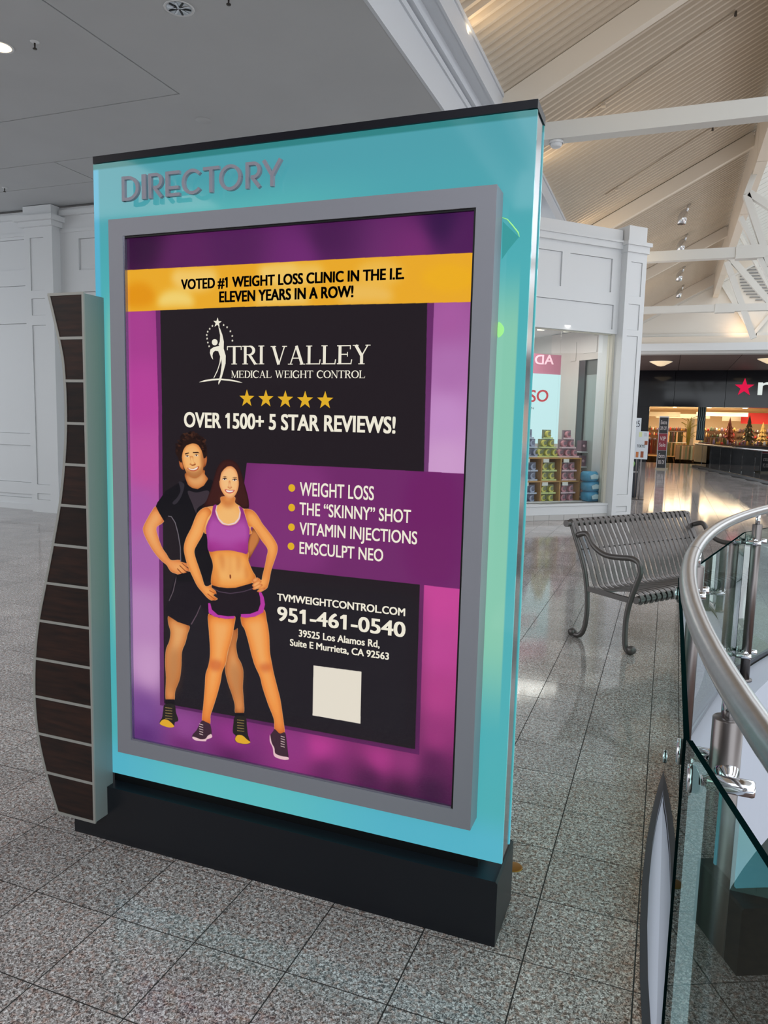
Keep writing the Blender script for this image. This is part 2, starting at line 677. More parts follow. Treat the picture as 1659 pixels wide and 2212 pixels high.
YF = 27.75
struct('ceiling_rear', MB().box(-7, -2.06, 7.18, 13, 5.19, 5.25), mat('rear soffit tan', (150, 134, 122), .6))
m = MB()
m.box(-2.05, -2.02, -9, 11.0, ZC - 0.004, 5.08)
m.box(-2.06, -2.0, -9, 11.0, 5.00, 5.06)
m.box(-2.05, -1.96, -9, 11.0, 5.08, 5.19)
struct('trim_3', m, mat('fascia white', (206, 210, 216), 0.5))
m = MB()
m.box(-2.05, -1.81, -9, YF, 5.19, 5.23)
m.box(-1.835, -1.807, -9, YF, 5.18, 5.44)
m.box(-1.85, -1.79, -9, YF, 5.40, 5.45)
struct('trim_4', m, mat('fascia white', (206, 210, 216), 0.5))

# roof deck
SL = 0.53
XD, ZD = -1.84, 5.43


def zroof(x): return ZD + SL * (x - XD)


def deck(x0, x1, y0, y1, flip=False):
    mb = MB()
    prof = []
    y = y0
    p = 0.152
    while y < y1:
        prof += [(y, 0.0), (y + 0.045, 0.0), (y + 0.062, 0.058), (y + 0.135, 0.058)]
        y += p
    prof.append((y, 0.0))
    vs = []
    X = [(x, zroof(x)) for x in (x0, x1)]
    if flip: X = [(6.3 - x, z) for x, z in X]
    for x, z in X:
        for yy, h in prof: vs.append((x, yy, z + h))
    n = len(prof)
    fs = [(i, i + 1, i + 1 + n, i + n) for i in range(n - 1)]
    mb.add(vs, fs)
    return mb


rd = struct('ceiling_roof', deck(XD, 1.47, -4, YF), DECKM)
struct('ceiling_roof_far_side', deck(-1.84, -.4, -4, YF, True), DECKM)
# white smooth boards above the longitudinal beam, then skylight glazing bars
m = MB()
y = -4.0
while y < YF - 0.1:
    m.add([(1.47, y + 0.01, zroof(1.47)), (3.1, y + 0.01, zroof(3.1)), (3.1, y + 0.43, zroof(3.1)), (1.47, y + 0.43, zroof(1.47)),
           (1.47, y + 0.01, zroof(1.47) + .03), (3.1, y + 0.01, zroof(3.1) + .03), (3.1, y + 0.43, zroof(3.1) + .03), (1.47, y + 0.43, zroof(1.47) + .03)],
          [(0, 1, 2, 3), (7, 6, 5, 4), (0, 4, 5, 1), (1, 5, 6, 2), (2, 6, 7, 3), (3, 7, 4, 0)])
    y += 0.45
ub = struct('ceiling_upper_boards', m, BEAMW)
MB().prism([(1.47, zroof(1.47) + .05), (3.12, zroof(3.12) + .05), (3.12, zroof(3.12) + .1), (1.47, zroof(1.47) + .1)], -4, YF, 'y').build('board_backing', BLACKM, ub)
m = MB()
for k in range(24):
    y = -3.5 + 1.35 * k
    if y > YF: break
    m.beam((3.15, y, zroof(3.15)), (6.7, y, zroof(-.4)), 0.05, 0.1)
m.box(3.1, 3.2, -4, YF, zroof(3.15) - .06, zroof(3.15) + .06)
struct('window_skylight', m, BEAMW)
# longitudinal beams
for xb, nm in ((1.45, 'near'),):
    t = MB()
    b = thing('roof_beam', 'long deep cream beam running the length of the hall roof', 'beam', (xb, 12, 6.33))
    yy = -4.0
    while yy < YF:
        part('beam_panel', MB().box(xb - 0.02, xb + 0.16, yy + 0.006, min(yy + 3.44, YF) - 0.006, 6.33, zroof(1.45) - 0.02), CREAM, b)
        yy += 3.45

# rafters and trusses
TY = [7.12, 14.0, 20.9]
ZT = 4.93
wordn = ['first beyond the sign', 'second beyond the sign', 'third, last before the gable']
for k, y in enumerate(TY):
    t = thing('roof_truss', 'white steel roof truss across the hall, ' + wordn[k], 'truss', (-1.8, y, ZT), 'white steel trusses across the hall')
    part('rafter', MB().beam((XD + 0.03, y + .07, zroof(XD + .03) - .15), (1.43, y + .07, zroof(1.43) - .15), 0.13, 0.25), CREAM, t)
    part('rafter', MB().beam((8.14, y + .07, zroof(XD + .03) - .15), (4.87, y + .07, zroof(1.43) - .15), 0.13, 0.25), CREAM, t)
    w = 0.16
    part('tie_beam', MB().box(-1.79, 8.1, y - .08, y + .10, ZT - .09, ZT + .10), BEAMW, t)
    if k >= 1:
        part('joint_plate', MB().box(1.25, 1.75, y - .1, y + .12, ZT - .12, ZT + .12), BEAMW, t)
    if k >= 1:
        segs = {1: (((1612, 421), (1662, 572), .12), ((1618, 418), (1760, 510), .12), ((1600, 470), (1680, 640), .08)),
                2: (((1577, 556), (1690, 684), .16), ((1570, 566), (1628, 731), .15), ((1594, 500), (1680, 655), .08))}[k]
        for qa, qb, w_ in segs:
            A0, B0_ = at_y(*qa, y + .0), at_y(*qb, y + .0)
            part('web', MB().beam(A0, B0_, w_, .14, (0, 1, 0)), BEAMW, t)
        part('chord_angle', MB().beam(at_y(1612, 421, y), (1.62, y, 6.9), .10, .10, (0, 1, 0)), BEAMW, t)
        continue
    for a, bq in (((1.5, 6.35), (2.3, 4.95)), ((1.5, 6.35), (3.15, 5.0)), ((4.8, 6.35), (4.0, 4.95)), ((4.8, 6.35), (3.15, 5.0))):
        part('web', MB().beam((a[0], y, a[1]), (bq[0], y, bq[1]), 0.10, 0.13, (0, 1, 0)), BEAMW, t)
    for q in ((1.62, 6.9), (4.7, 6.9)):
        part('web', MB().beam((q[0], y, 6.9), (q[0], y, 5.0), 0.07, 0.07, (0, 1, 0)), BEAMW, t)
# gable wall at the far end
m = MB()
gp = [(-1.84, 4.95), (8.14, 4.95), (8.14, ZD), (3.15, zroof(3.15)), (-1.84, ZD)]
m.prism(gp, YF, YF + .15, 'y')
struct('wall_gable', m, mat('gable paint', (226, 222, 214), 0.6))
gl = thing('gable_frame', 'white rake, post and sill trim on the far gable wall', 'trim', (3.15, YF, 4.95))
part('rake_board', MB().beam((-1.84, YF - .06, zroof(-1.84) - .42), (3.15, YF - .06, zroof(3.15) - .42), .08, .09), BEAMW, gl)
part('rake_board', MB().beam((8.14, YF - .06, zroof(-1.84) - .42), (3.15, YF - .06, zroof(3.15) - .42), .08, .09), BEAMW, gl)
part('rafter', MB().beam((-1.84, YF - .07, zroof(-1.84) - .2), (3.15, YF - .07, zroof(3.15) - .2), .12, .34), CREAM, gl)
for a, bq in (((1.71, 6.8), (2.84, 5.0)), ((4.3, 7.0), (2.84, 5.0))):
    part('gable_post', MB().beam((a[0], YF - .08, a[1]), (bq[0], YF - .08, bq[1]), .12, .12, (0, 1, 0)), BEAMW, gl)
part('sill', MB().box(-1.8, 2.72, YF - .10, YF - .001, 4.96, 5.06), BEAMW, gl)
part('sill', MB().box(2.96, 8, YF - .10, YF - .001, 4.96, 5.06), BEAMW, gl)
lv = thing('round_louver', 'round louvered vent high on the far gable wall', 'vent', (3.15, YF - .02, 7.0))
k = 0
z = 6.18
while z < 7.86:
    h = math.sqrt(max(.88 ** 2 - (z - 7.0) ** 2, 0.0))
    if h > .1:
        part('slat', MB().box(3.15 - h, 3.15 + h, YF - .05, YF - .002, z, z + .035), mat('louver grey', (138, 138, 138), .6), lv)
    z += 0.105
# header below the gable and brown soffit of the far walk
m = MB()
m.box(-2.0, 9, YF - .2, YF + .3, 4.70, 4.95)
struct('trim_5', m, mat('far header cream', (224, 214, 200), .5))
m = MB(); m.box(-2.0, 9, YF - .35, YF + .3, 4.44, 4.70)
struct('trim_6', m, mat('far header white', (214, 216, 218), .5))
m = MB(); m.box(-2.0, 9, YF - .25, YF + .3, 4.34, 4.44)
struct('trim_7', m, mat('far header grey', (188, 186, 184), .5))
BROWN = mat('brown soffit', (96, 78, 74), 0.6)
m = MB(); m.box(-4, 9, YF + .3, 36.2, 4.40, 4.5)
bs = struct('ceiling_brown', m, BROWN)
for x0 in (-4, -1.6, .5, 2.6, 4.7, 6.8):
    for y0, y1 in ((YF + .3, 32.0), (32.0, 36.0)):
        MB().box(x0 + .01, x0 + 2.09, y0 + .01, y1 - .01, 4.36, 4.3998).build('ceiling_panel', BROWN, bs)

# ------------------------------------------------------------------ left panelled wall
YW = 7.10


def panel_wall(name, x0, x1, zt, cells, face_y, depth, mtx=None, kind='structure', matl=None, names='wall_panel'):
    """slab with recessed panels: cells = list of (xa,xb,za,zb). Local frame: x along, -y towards the viewer"""
    xs = sorted({x0, x1, *[c[0] for c in cells], *[c[1] for c in cells]})
    zs = sorted({0.0, zt, *[c[2] for c in cells], *[c[3] for c in cells]})
    mb = MB(mtx)
    rec = lambda x, z: any(c[0] < x < c[1] and c[2] < z < c[3] for c in cells)
    for a, b in zip(xs, xs[1:]):
        run = None
        for c, d in zip(zs, zs[1:]):
            if rec((a + b) / 2, (c + d) / 2):
                if run is not None:
                    mb.box(a, b, face_y, face_y + depth, run, c); run = None
            elif run is None: run = c
        if run is not None: mb.box(a, b, face_y, face_y + depth, run, zt)
    mb.box(x0, x1, face_y + depth, face_y + depth + .05, 0, zt)
    ob = struct(name, mb, matl or WHITE)
    for c in cells:
        pb = MB(mtx)
        g = .004
        pb.box(c[0] + g, c[1] - g, face_y + depth * .45, face_y + depth - .0005, c[2] + g, c[3] - g)
        part(names, pb, matl or WHITE, ob)
    return ob


cells = []
for xa, xb in ((-15.6, -12.55), (-12.35, -9.27), ):
    cells += [(xa, xb, 3.78, 4.24), (xa, xb, 3.12, 3.54), (xa, xb, 1.23, 2.96), (xa, xb, .44, 1.04), (xa, xb, .19, .25)]
for xa, xb in ((-8.2, -5.6), (-5.4, -3.0)):
    cells += [(xa, xb, 3.72, 4.18), (xa, xb, 1.23, 3.40), (xa, xb, .44, 1.04), (xa, xb, .19, .25)]
panel_wall('wall_left', -16, -2.0, ZC - .03, cells, YW, .06)
m = MB()
for za, zb, d in ((4.52, 4.60, .05), (4.28, 4.33, .02), (0.0, .09, .02)):
    m.box(-16, -9.12, YW - d, YW, za, zb); m.box(-8.52, -2, YW - d, YW, za, zb)
struct('trim_8', m, WHITE)
# pilaster
pc = [(-8.99, -8.72, 3.42, 4.2), (-8.99, -8.72, 3.05, 3.3), (-8.99, -8.72, .44, 2.9), (-8.99, -8.72, .2, .3)]
panel_wall('wall_left_pilaster', -9.1, -8.55, 4.42, pc, YW - .16, .03)
m = MB()
m.box(-9.1, -8.55, YW - .08, YW - .0005, 0, 4.42)
m.box(-9.2, -8.45, YW - .27, YW - .0005, 4.425, 4.50)
m.box(-9.15, -8.5, YW - .22, YW - .0005, 4.35, 4.424)
m.box(-9.1, -8.55, YW - .17, YW - .0005, 4.501, 4.66)
struct('trim_9', m, WHITE)

# far side of the hall and the room edges outside the picture that keep the light honest
m = MB(); m.box(14.5, 14.7, -9, 36, 0, 4.3); struct('wall_right', m, mat('opposite shopfronts', (150, 144, 140), .6))
m = MB(); m.box(-16, 3, -9.2, -9, 0, ZC); struct('wall_back', m, mat('shop dark', (66, 56, 56), .5))

# ------------------------------------------------------------------ downlights, sprinklers, cover plate
DLB = mat('downlight reflector', (190, 195, 200), .15, 1.0)
def downlight(x, y, lit, label):
    t = thing('downlight', label, 'ceiling light', (x, y, ZC))
    part('trim_ring', MB().lathe([(.098, -.001), (.115, -.006), (.118, -.001)], (x, y, ZC)), WHITE, t)
    nf = 20
    mb = MB()
    vs = []
    for r, h in ((.098, -.002), (.085, -.0005)):
        pass
    mb.lathe([(.097, -.0022), (.06, -.0012), (.0005, -.0008)], (x, y, ZC), n=24)
    if lit:
        part('lit_reflector', mb, mat('warm lit reflector', (255, 232, 200), .4, emit=2.2, ergb=(255, 226, 188)), t)
        l = bpy.data.lights.new('downlight_lamp', 'SPOT'); l.energy = 60; l.color = (1, .85, .65); l.spot_size = 1.6; l.shadow_soft_size = .08
        o = bpy.data.objects.new('downlight_lamp', l); COL.objects.link(o); o.location = (0, 0, -.03); o.parent = t
    else:
        part('reflector', mb, DLB, t)
        for k in range(10):
            a = k * math.pi / 5
            part('reflector_fin', MB().beam((x + .02 * math.cos(a), y + .02 * math.sin(a), ZC - .004), (x + .09 * math.cos(a), y + .09 * math.sin(a), ZC - .004), .014, .003), mat('fin dark', (40, 44, 46), .3, .6) if k % 2 else CHROME, t)
downlight(-3.447, 3.119, False, 'unlit round chrome downlight in the grey ceiling above the sign')
downlight(-5.31, 3.133, True, 'lit warm round downlight at the left edge of the ceiling')


def sprinkler(x, y, z, label):
    t = thing('sprinkler', label, 'sprinkler', (x, y, z))
    part('escutcheon', MB().lathe([(.001, -.012), (.02, -.012), (.038, -.001)], (x, y, z)), WHITE, t)
    part('head', MB().lathe([(.001, -.06), (.018, -.06), (.018, -.054), (.006, -.05), (.008, -.012)], (x, y, z), n=10), mat('sprinkler metal', (70, 66, 62), .4, .8), t)
sprinkler(-4.942, 3.161, ZC, 'small ceiling sprinkler beside the lit downlight')
sprinkler(-2.99, 3.10, ZC, 'small ceiling sprinkler at the top edge right of the chrome downlight')
sprinkler(-8.594, 6.148, ZC, 'small ceiling sprinkler near the panelled wall')
tag(MB().lathe([(.001, -.006), (.08, -.006), (.085, -.001)], (-4.523, 5.003, ZC)).build('cover_plate', CEIL), 'round flush cover plate on the ceiling above the sign', 'cover plate')

# ------------------------------------------------------------------ corner shop facade at 45 degrees
CN = Vector((-0.34, 11.58, 0))
E1 = Vector((-.7071, -.7071, 0))      # along the front, away from the corner
NI = Vector((-.7071, .7071, 0))       # into the shop
MF = Matrix(((E1.x, NI.x, 0, CN.x), (E1.y, NI.y, 0, CN.y), (0, 0, 1, 0), (0, 0, 0, 1)))
# local: x = distance s along the front from the corner, y = depth into the shop, z up


def loc_s(u, v, d=0.0):
    p = on_plane(u, v, NI, CN + NI * d) - CN
    return p.dot(E1), p.z


ZTOP = 4.815
SE = 4.2
cells = [(.60, 1.47, 3.80, 4.34), (1.62, 2.55, 3.80, 4.34), (2.70, 3.60, 3.80, 4.34), (.52, 3.6, 3.2, 3.60)]
m = MB(MF)
xs = sorted({.42, SE, *[c[0] for c in cells], *[c[1] for c in cells]})
zs = sorted({3.13, ZTOP, *[c[2] for c in cells], *[c[3] for c in cells]})
for a, b in zip(xs, xs[1:]):
    for c, d in zip(zs, zs[1:]):
        if not any(q[0] < (a + b) / 2 < q[1] and q[2] < (c + d) / 2 < q[3] for q in cells):
            m.box(a, b, 0, .05, c, d)
m.box(.42, SE, .05, .22, 3.13, ZTOP)
m.box(3.3, SE, 0, .22, 0, 3.13)
fac = struct('wall_shop', m, WHITE)
for c in cells:
    part('wall_panel', MB(MF).box(c[0] + .004, c[1] - .004, .026, .0495, c[2] + .004, c[3] - .004), WHITE, fac)
m = MB(MF)
m.box(.42, SE, -.05, .0, 4.50, 4.60); m.box(.42, SE, -.08, 0, 4.60, 4.63)
m.box(.42, 3.3, -.02, .2, .09, .27)
m.box(.42, 3.3, -.035, .0, .235, .27)
struct('trim_10', m, WHITE)
# skirting tiles
sk = struct('baseboard_shop', MB(MF).box(.42, SE, -.015, .1, 0, .088), GROUT)
for k in range(12):
    part('skirting_tile', MB(MF).box(.424 + k * .3048, .424 + k * .3048 + .299, -.03, -.0155, .002, .088), mat('skirting tile', (196, 194, 192), .3), sk)
# corner pilaster
pcs = [(.09, .33, 3.75, 4.3), (.09, .33, 3.2, 3.62), (.09, .33, .42, 3.1), (.09, .33, .12, .22)]
m = MB(MF)
xs = [0, .09, .33, .42]; zs = sorted({0, 4.45, *[c[2] for c in pcs], *[c[3] for c in pcs]})
for a, b in zip(xs, xs[1:]):
    for c, d in zip(zs, zs[1:]):
        if not any(q[0] < (a + b) / 2 < q[1] and q[2] < (c + d) / 2 < q[3] for q in pcs):
            m.box(a, b, -.14, -.11, c, d)
m.box(0, .42, -.11, .45, 0, 4.45)
m.box(-.02, .44, -.17, .45, 4.45, 4.56)
m.box(-.05, .47, -.20, .45, 4.56, 4.62)
m.box(0.02, .40, -.13, .45, 4.62, ZTOP + .06)
pil = struct('wall_shop_pilaster', m, WHITE)
for c in pcs:
    part('wall_panel', MB(MF).box(c[0] + .004, c[1] - .004, -.126, -.1105, c[2] + .004, c[3] - .004), WHITE, pil)
# side return of the shop beyond the corner, along +y
m = MB(MF); m.box(.0, .2, .45, 6.0, 0, ZTOP)
struct('wall_shop_side', m, WHITE)
# shop window
wf = thing('window_1', None, None)
wf['kind'] = 'structure'
for sa, sb in ((.47, 1.485), (1.49, 2.39), (2.395, 3.3)):
    part('pane', MB(MF).box(sa, sb, .10, .11, .27, 3.13), GLASS, wf)
m = MB(MF)
m.box(.42, .47, .04, .16, .27, 3.13)
m.box(.47, 3.3, .08, .13, .255, .27)
m.box(.47, 3.3, .08, .13, 3.115, 3.13)
part('window_frame', m, mat('window frame cream', (214, 210, 196), .4), wf)
# shop interior shell
INT = mat('shop interior', (206, 202, 198), .6)
m = MB(MF); m.box(.21, SE, .3, 4.5, -.0009, .012); struct('floor_shop', m, mat('shop floor', (190, 188, 184), .3))
m = MB(MF); m.box(.25, SE, .22, 4.5, 3.3, 3.35); struct('ceiling_shop', m, mat('shop ceiling', (224, 222, 220), .6))
m = MB(MF); m.box(.25, SE, 3.2, 3.3, .012, 3.3); m.box(SE - .1, SE, .22, 3.2, .012, 3.3); m.box(.25, .3, .45, 3.2, .012, 3.3)
struct('wall_shop_inside', m, INT)
# inner partition with framed glazed bay
def loc_d(u, v, sp=.34):
    p = on_plane(u, v, E1, CN + E1 * sp) - CN
    return p.dot(NI), p.z


dA, dB, dC = loc_d(1216, 850)[0], loc_d(1249, 850)[0], loc_d(1262, 850)[0]
zl, zr = loc_d(1285, 776)[1], loc_d(1290, 808)[1]
PPM = mat('partition paint', (214, 206, 200), .5)
pt = thing('partition', 'pale panelled side wall with a glazed bay inside the corner shop', 'partition', CN + E1 * .34 + NI * dB)
part('pier', MB(MF).box(.302, .36, dB, dA + .4, .013, 3.29), PPM, pt)
part('pier_panel', MB(MF).box(.361, .372, dB + (dA - dB) * .2, dB + (dA - dB) * .55, zl - .0, 3.1), PPM, pt)
part('lintel', MB(MF).box(.302, .36, .46, dB - .001, zl, 3.29), PPM, pt)
part('lintel_panel', MB(MF).box(.361, .372, .55, dB - .12, zl + .12, 3.2), PPM, pt)
part('ceiling_return', MB(MF).box(.302, .31, .46, dC - .001, zr, zl - .001), mat('grey green return', (112, 118, 116), .4), pt)
part('glazing', MB(MF).box(.302, .31, .46, dC - .001, .013, zr - .001), mat('frosted grey pane', (166, 176, 174), .25), pt)
part('door_frame', MB(MF).box(.302, .35, dC, dB - .002, .013, zl - .001), mat('grey metal frame', (92, 94, 96), .4, .4), pt)
# backlit brand screen
A = loc_s(1140, 928, 1.3); B_ = loc_s(1212, 810, 1.3)
scn = thing('backlit_sign', 'pale cyan backlit shop sign with red letters inside the corner shop window', 'sign', CN + E1 * B_[0] + NI * 1.35)
part('light_panel', MB(MF).box(B_[0], B_[0] + 1.3, 1.3, 1.36, A[1] - .25, B_[1]), mat('cyan backlit panel', (214, 250, 252), .4, emit=0.95, ergb=(214, 250, 252)), scn)
part('pink_fascia', MB(MF).box(B_[0], B_[0] + 1.3, 1.32, 1.36, B_[1] + .004, loc_s(1180, 765, 1.3)[1]), mat('pink fascia', (186, 120, 140), .5, emit=.25), scn)
mb = MB()
RED = mat('red sign letters', (228, 92, 100), .4, emit=.75)
P0 = on_plane(1143, 868, NI, CN + NI * 1.293); P1 = on_plane(1184, 867, NI, CN + NI * 1.293); P2 = on_plane(1143, 843, NI, CN + NI * 1.293)
text_on(mb, 'SO', P0, P1, P2, .015)
part('lettering', mb, RED, scn)
mb = MB()
text_on(mb, 'N', on_plane(1147, 884, NI, CN + NI * 1.293), on_plane(1153, 884, NI, CN + NI * 1.293), on_plane(1147, 879, NI, CN + NI * 1.293), .0)
part('lettering', mb, mat('grey sign letters', (120, 130, 140), .4), scn)
mb = MB()
# letters of the sign read from behind
text_on(mb, 'AD', on_plane(1196, 787, NI, CN + NI * 1.31), on_plane(1155, 787, NI, CN + NI * 1.31), on_plane(1196, 767, NI, CN + NI * 1.31), -.02)
part('lettering', mb, mat('pale letters', (240, 214, 222), .4, emit=.4), scn)
# track of shop can lights
for k, (u, v, d, lab) in enumerate(((1168, 714, .5, 'leftmost'), (1225, 717, .5, 'second from the left'), (1291, 726, .6, 'largest lit one'), (1314, 737, .9, 'right, upper one'), (1314, 745, 1.2, 'right, lower one'))):
    s, z = loc_s(u, v, d)
    p = CN + E1 * s + NI * d
    t = thing('can_light', 'small cylindrical ceiling spotlight behind the shop window, ' + lab, 'spotlight', (p.x, p.y, z), 'shop window spotlights')
    r = .06 if k < 3 else .04
    part('can', MB().lathe([(r, 0), (r, .14), (.001, .14)], (p.x, p.y, z)), mat('can paint', (196, 190, 176), .4), t)
    part('stem', MB().tube([(p.x, p.y, z + .14), (p.x, p.y, 3.3)], .008, 6), BLACKM, t)
    part('lens', MB().lathe([(.001, .004), (r * .95, .004)], (p.x, p.y, z)), mat('can lens', (255, 250, 235), .4, emit=3.0 if k > 1 else .9), t)
area('shop_light', tuple(CN + E1 * 1.8 + NI * 1.0 + Vector((0, 0, 3.2))), (0, 0, -1), 2.0, 1.0, 36, (1, .95, .88))
area('shop_light', tuple(CN + E1 * 2.0 + NI * 2.4 + Vector((0, 0, 3.2))), (0, 0, -1), 2.5, 1.2, 26, (1, .96, .95))

# ---- display shelf with boxed toys
WOOD = mat('light oak', (196, 146, 84), .5, noise=.08, nscale=14)
DP = .45
def sz(u, v, d=DP): return loc_s(u, v, d)
cxs = [sz(1252.5, 1040)[0], sz(1210, 1040)[0], sz(1169, 1040)[0], sz(1169, 1040)[0] + .36]
zb, zm, zt = sz(1200, 1088)[1], sz(1200, 1040)[1], sz(1200, 990)[1]
zb = max(zb, .02)
sh = thing('cubby_shelf', 'light oak cubby shelf of boxed toys low in the corner shop window', 'shelf', CN + E1 * cxs[1] + NI * DP)
dep = .34
for x in cxs:
    part('upright', MB(MF).box(x - .011, x + .011, DP, DP + dep, zb, zt), WOOD, sh)
for z in (zb, zm, zt):
    part('shelf_board', MB(MF).box(cxs[0] - .011, cxs[3] + .011, DP - .002, DP + dep, z - .011, z + .011), WOOD, sh)
part('back_panel', MB(MF).box(cxs[0], cxs[3], DP + dep, DP + dep + .01, zb, zt), mat('orange back', (186, 110, 50), .6), sh)
tones = [((232, 200, 206), (214, 150, 160), 'pink'), ((216, 226, 150), (222, 214, 110), 'yellow'), ((196, 204, 222), (170, 176, 200), 'lavender')]


def toy(tone, w, h, label):
    t = thing('toy_box', label, 'toy', (0, 0, 0))
    bc, mc, nm = tones[tone]
    m1 = mat(nm + ' card', (150, 128, 138) if tone == 0 else ((150, 156, 124) if tone == 1 else (132, 138, 160)), .5)
    part('box_back', MB().box(-w / 2, w / 2, .05, .10, 0, h), m1, t)
    part('tray', MB().box(-w / 2, w / 2, -.02, .05, 0, h * .17), mat(nm + ' tray', bc, .4), t)
    # crescent moon
    R, r, k = h * .36, h * .30, 10
    cx0, cz0 = -w * .05, h * .52
    o_, i_ = [], []
    for q in range(k + 1):
        a = math.radians(70 + 250 * q / k)
        o_.append((cx0 + R * math.cos(a), cz0 + R * math.sin(a)))
        b = math.radians(62 + 266 * q / k)
        i_.append((cx0 + .3 * R + r * .86 * math.cos(b), cz0 + .1 * R + r * .86 * math.sin(b)))
    mb = MB()
    n = k + 1
    vs = [(a, -.01, b) for a, b in o_] + [(a, -.01, b) for a, b in i_] + [(a, .045, b) for a, b in o_] + [(a, .045, b) for a, b in i_]
    fs = []
    for q in range(k):
        fs += [(q, q + 1, n + q + 1, n + q), (2 * n + q, 3 * n + q, 3 * n + q + 1, 2 * n + q + 1), (q, 2 * n + q, 2 * n + q + 1, q + 1), (n + q, n + q + 1, 3 * n + q + 1, 3 * n + q)]
    mb.add(vs, fs)
    part('moon', mb, mat(nm + ' moon', mc, .4), t)
    return t


pos_words = ['upper left', 'upper right', 'lower left', 'lower right']
cw, chh = (cxs[1] - cxs[0]), (zm - zb)
RZ = math.atan2(-E1.y, -E1.x)
for ti in range(3):
    proto = None
    xa = cxs[ti]
    for row in range(2):
        z0 = (zm if row == 0 else zb) + .012
        for q in range(4):
            sx = xa + cw * (.68 if q % 2 == 0 else .30)
            zz = z0 + (chh * .41 if q < 2 else 0)
            lab = f'boxed {tones[ti][2]} moon toy, {pos_words[q]} of four in the {"upper" if row == 0 else "lower"} {tones[ti][2]} cubby'
            if proto is None:
                t = proto = toy(ti, cw * .36, chh * .40, lab)
            else:
                t = copy_tree(proto)
            t['label'] = lab
            t['group'] = 'boxed moon toys in the shop window'
            t.location = CN + E1 * sx + NI * (DP + .06) + Vector((0, 0, zz))
            t.rotation_euler = (0, 0, RZ)
    # piled on top
    k = 0
    for lvl, cnt in enumerate((3, 2, 1)):
        for c in range(cnt):
            t = copy_tree(proto)
            sx = xa + cw * (.5 + (c - (cnt - 1) / 2) * .36)
            t.location = CN + E1 * sx + NI * (DP + .1) + Vector((0, 0, zt + .012 + lvl * chh * .41))
            t.rotation_euler = (0, 0, RZ)
            t['label'] = f'boxed {tones[ti][2]} moon toy on top of the shelf, ' + (['right', 'middle', 'left'][c] + ' of the bottom three' if lvl == 0 else (['right', 'left'][c] + ' of the middle two' if lvl == 1 else 'peak of the pile'))
            t['group'] = 'boxed moon toys in the shop window'
    for row in range(2):
        z0 = (zt if row == 0 else zm) - .012
        mb = MB(MF).box(xa + cw * .62, xa + cw * .9, DP - .012, DP - .004, z0 - .06, z0)
        tag(mb.build('price_card', mat('price card', (236, 232, 224), .6)), f'small white price card on the {"upper" if row == 0 else "lower"} {tones[ti][2]} cubby', 'price card', 'price cards on the toy shelf')
# second unit: mauve boxes on a white rack, wooden end, blue bags
sa, sb_ = sz(1280, 1040, .7)[0], sz(1253, 1040, .7)[0]
rk = thing('display_rack', 'narrow white rack of mauve boxes right of the oak cubby shelf', 'shelf', CN + E1 * sa + NI * .7)
zz0, zz1 = .02, sz(1266, 978, .7)[1]
for q in range(5):
    z = zz0 + (zz1 - zz0) * q / 4
    part('shelf_board', MB(MF).box(sa, sb_, .7, .95, z, z + .02), WHITE, rk)
part('back_panel', MB(MF).box(sa, sb_, .951, .96, zz0, zz1 + .02), WHITE, rk)
for q in range(5):
    z = zz0 + (zz1 - zz0) * q / 4 + .021
    for c in range(2):
        xx = sa + (sb_ - sa) * (.27 if c == 0 else .73)
        wv = (sb_ - sa) * .42
        hh = (zz1 - zz0) / 4 * .72
        t = thing('gift_box', f'mauve boxed figure, {["right", "left"][c]} one on the {["bottom", "second", "third", "fourth", "top"][q]} rack shelf', 'box', CN + E1 * xx + NI * .8 + Vector((0, 0, z)), 'mauve boxes on the rack')
        part('carton', MB(MF).box(xx - wv / 2, xx + wv / 2, .74, .86, z, z + hh), mat('mauve carton', (128, 98, 112), .5), t)
        part('face', MB(MF).lathe([(.0005, 0), (.03, .002), (.02, .012), (.0005, .014)], (xx, .741, z + hh * .5), (0, -1, 0), 10), mat('pale pink figure', (214, 176, 190), .5), t)
s0, s9 = sz(1303, 1040, .6)[0], min(sz(1281, 1040, .6)[0], sa - .025)
cabt = thing('oak_counter', 'plain oak display counter at the right end of the shop window', 'counter', CN + E1 * s0 + NI * .6)
zc1 = sz(1290, 985, .6)[1]
part('body', MB(MF).box(s0 + .012, s9, .62, 1.2, .013, zc1), WOOD, cabt)
part('top', MB(MF).box(s0, s9 + .01, .6, 1.21, zc1 + .001, zc1 + .025), WOOD, cabt)
for q in range(3):
    xx = s0 + .06 + q * .09
    t = thing('pastel_figure', ['pink pointed ornament, right', 'mint pointed ornament, middle', 'coral pointed ornament, left'][q] + ' one on the oak counter', 'ornament', CN + E1 * xx + NI * .75 + Vector((0, 0, zc1 + .026)), 'ornaments on the oak counter')
    col = [(226, 170, 176), (190, 226, 206), (232, 168, 150)][q]
    part('body', MB(MF).lathe([(.001, 0), (.045, 0), (.05, .05), (.03, .13), (.001, .17)], (xx, .75, zc1 + .026), n=12), mat('ornament%d' % q, col, .5), t)
    part('ears', MB(MF).lathe([(.012, .14), (.02, .2), (.001, .26)], (xx + .015, .75, zc1 + .026), n=8), mat('ornament%d' % q, col, .5), t)
BLUE = mat('blue bag', (60, 150, 190), .35)
zb1 = 0.013
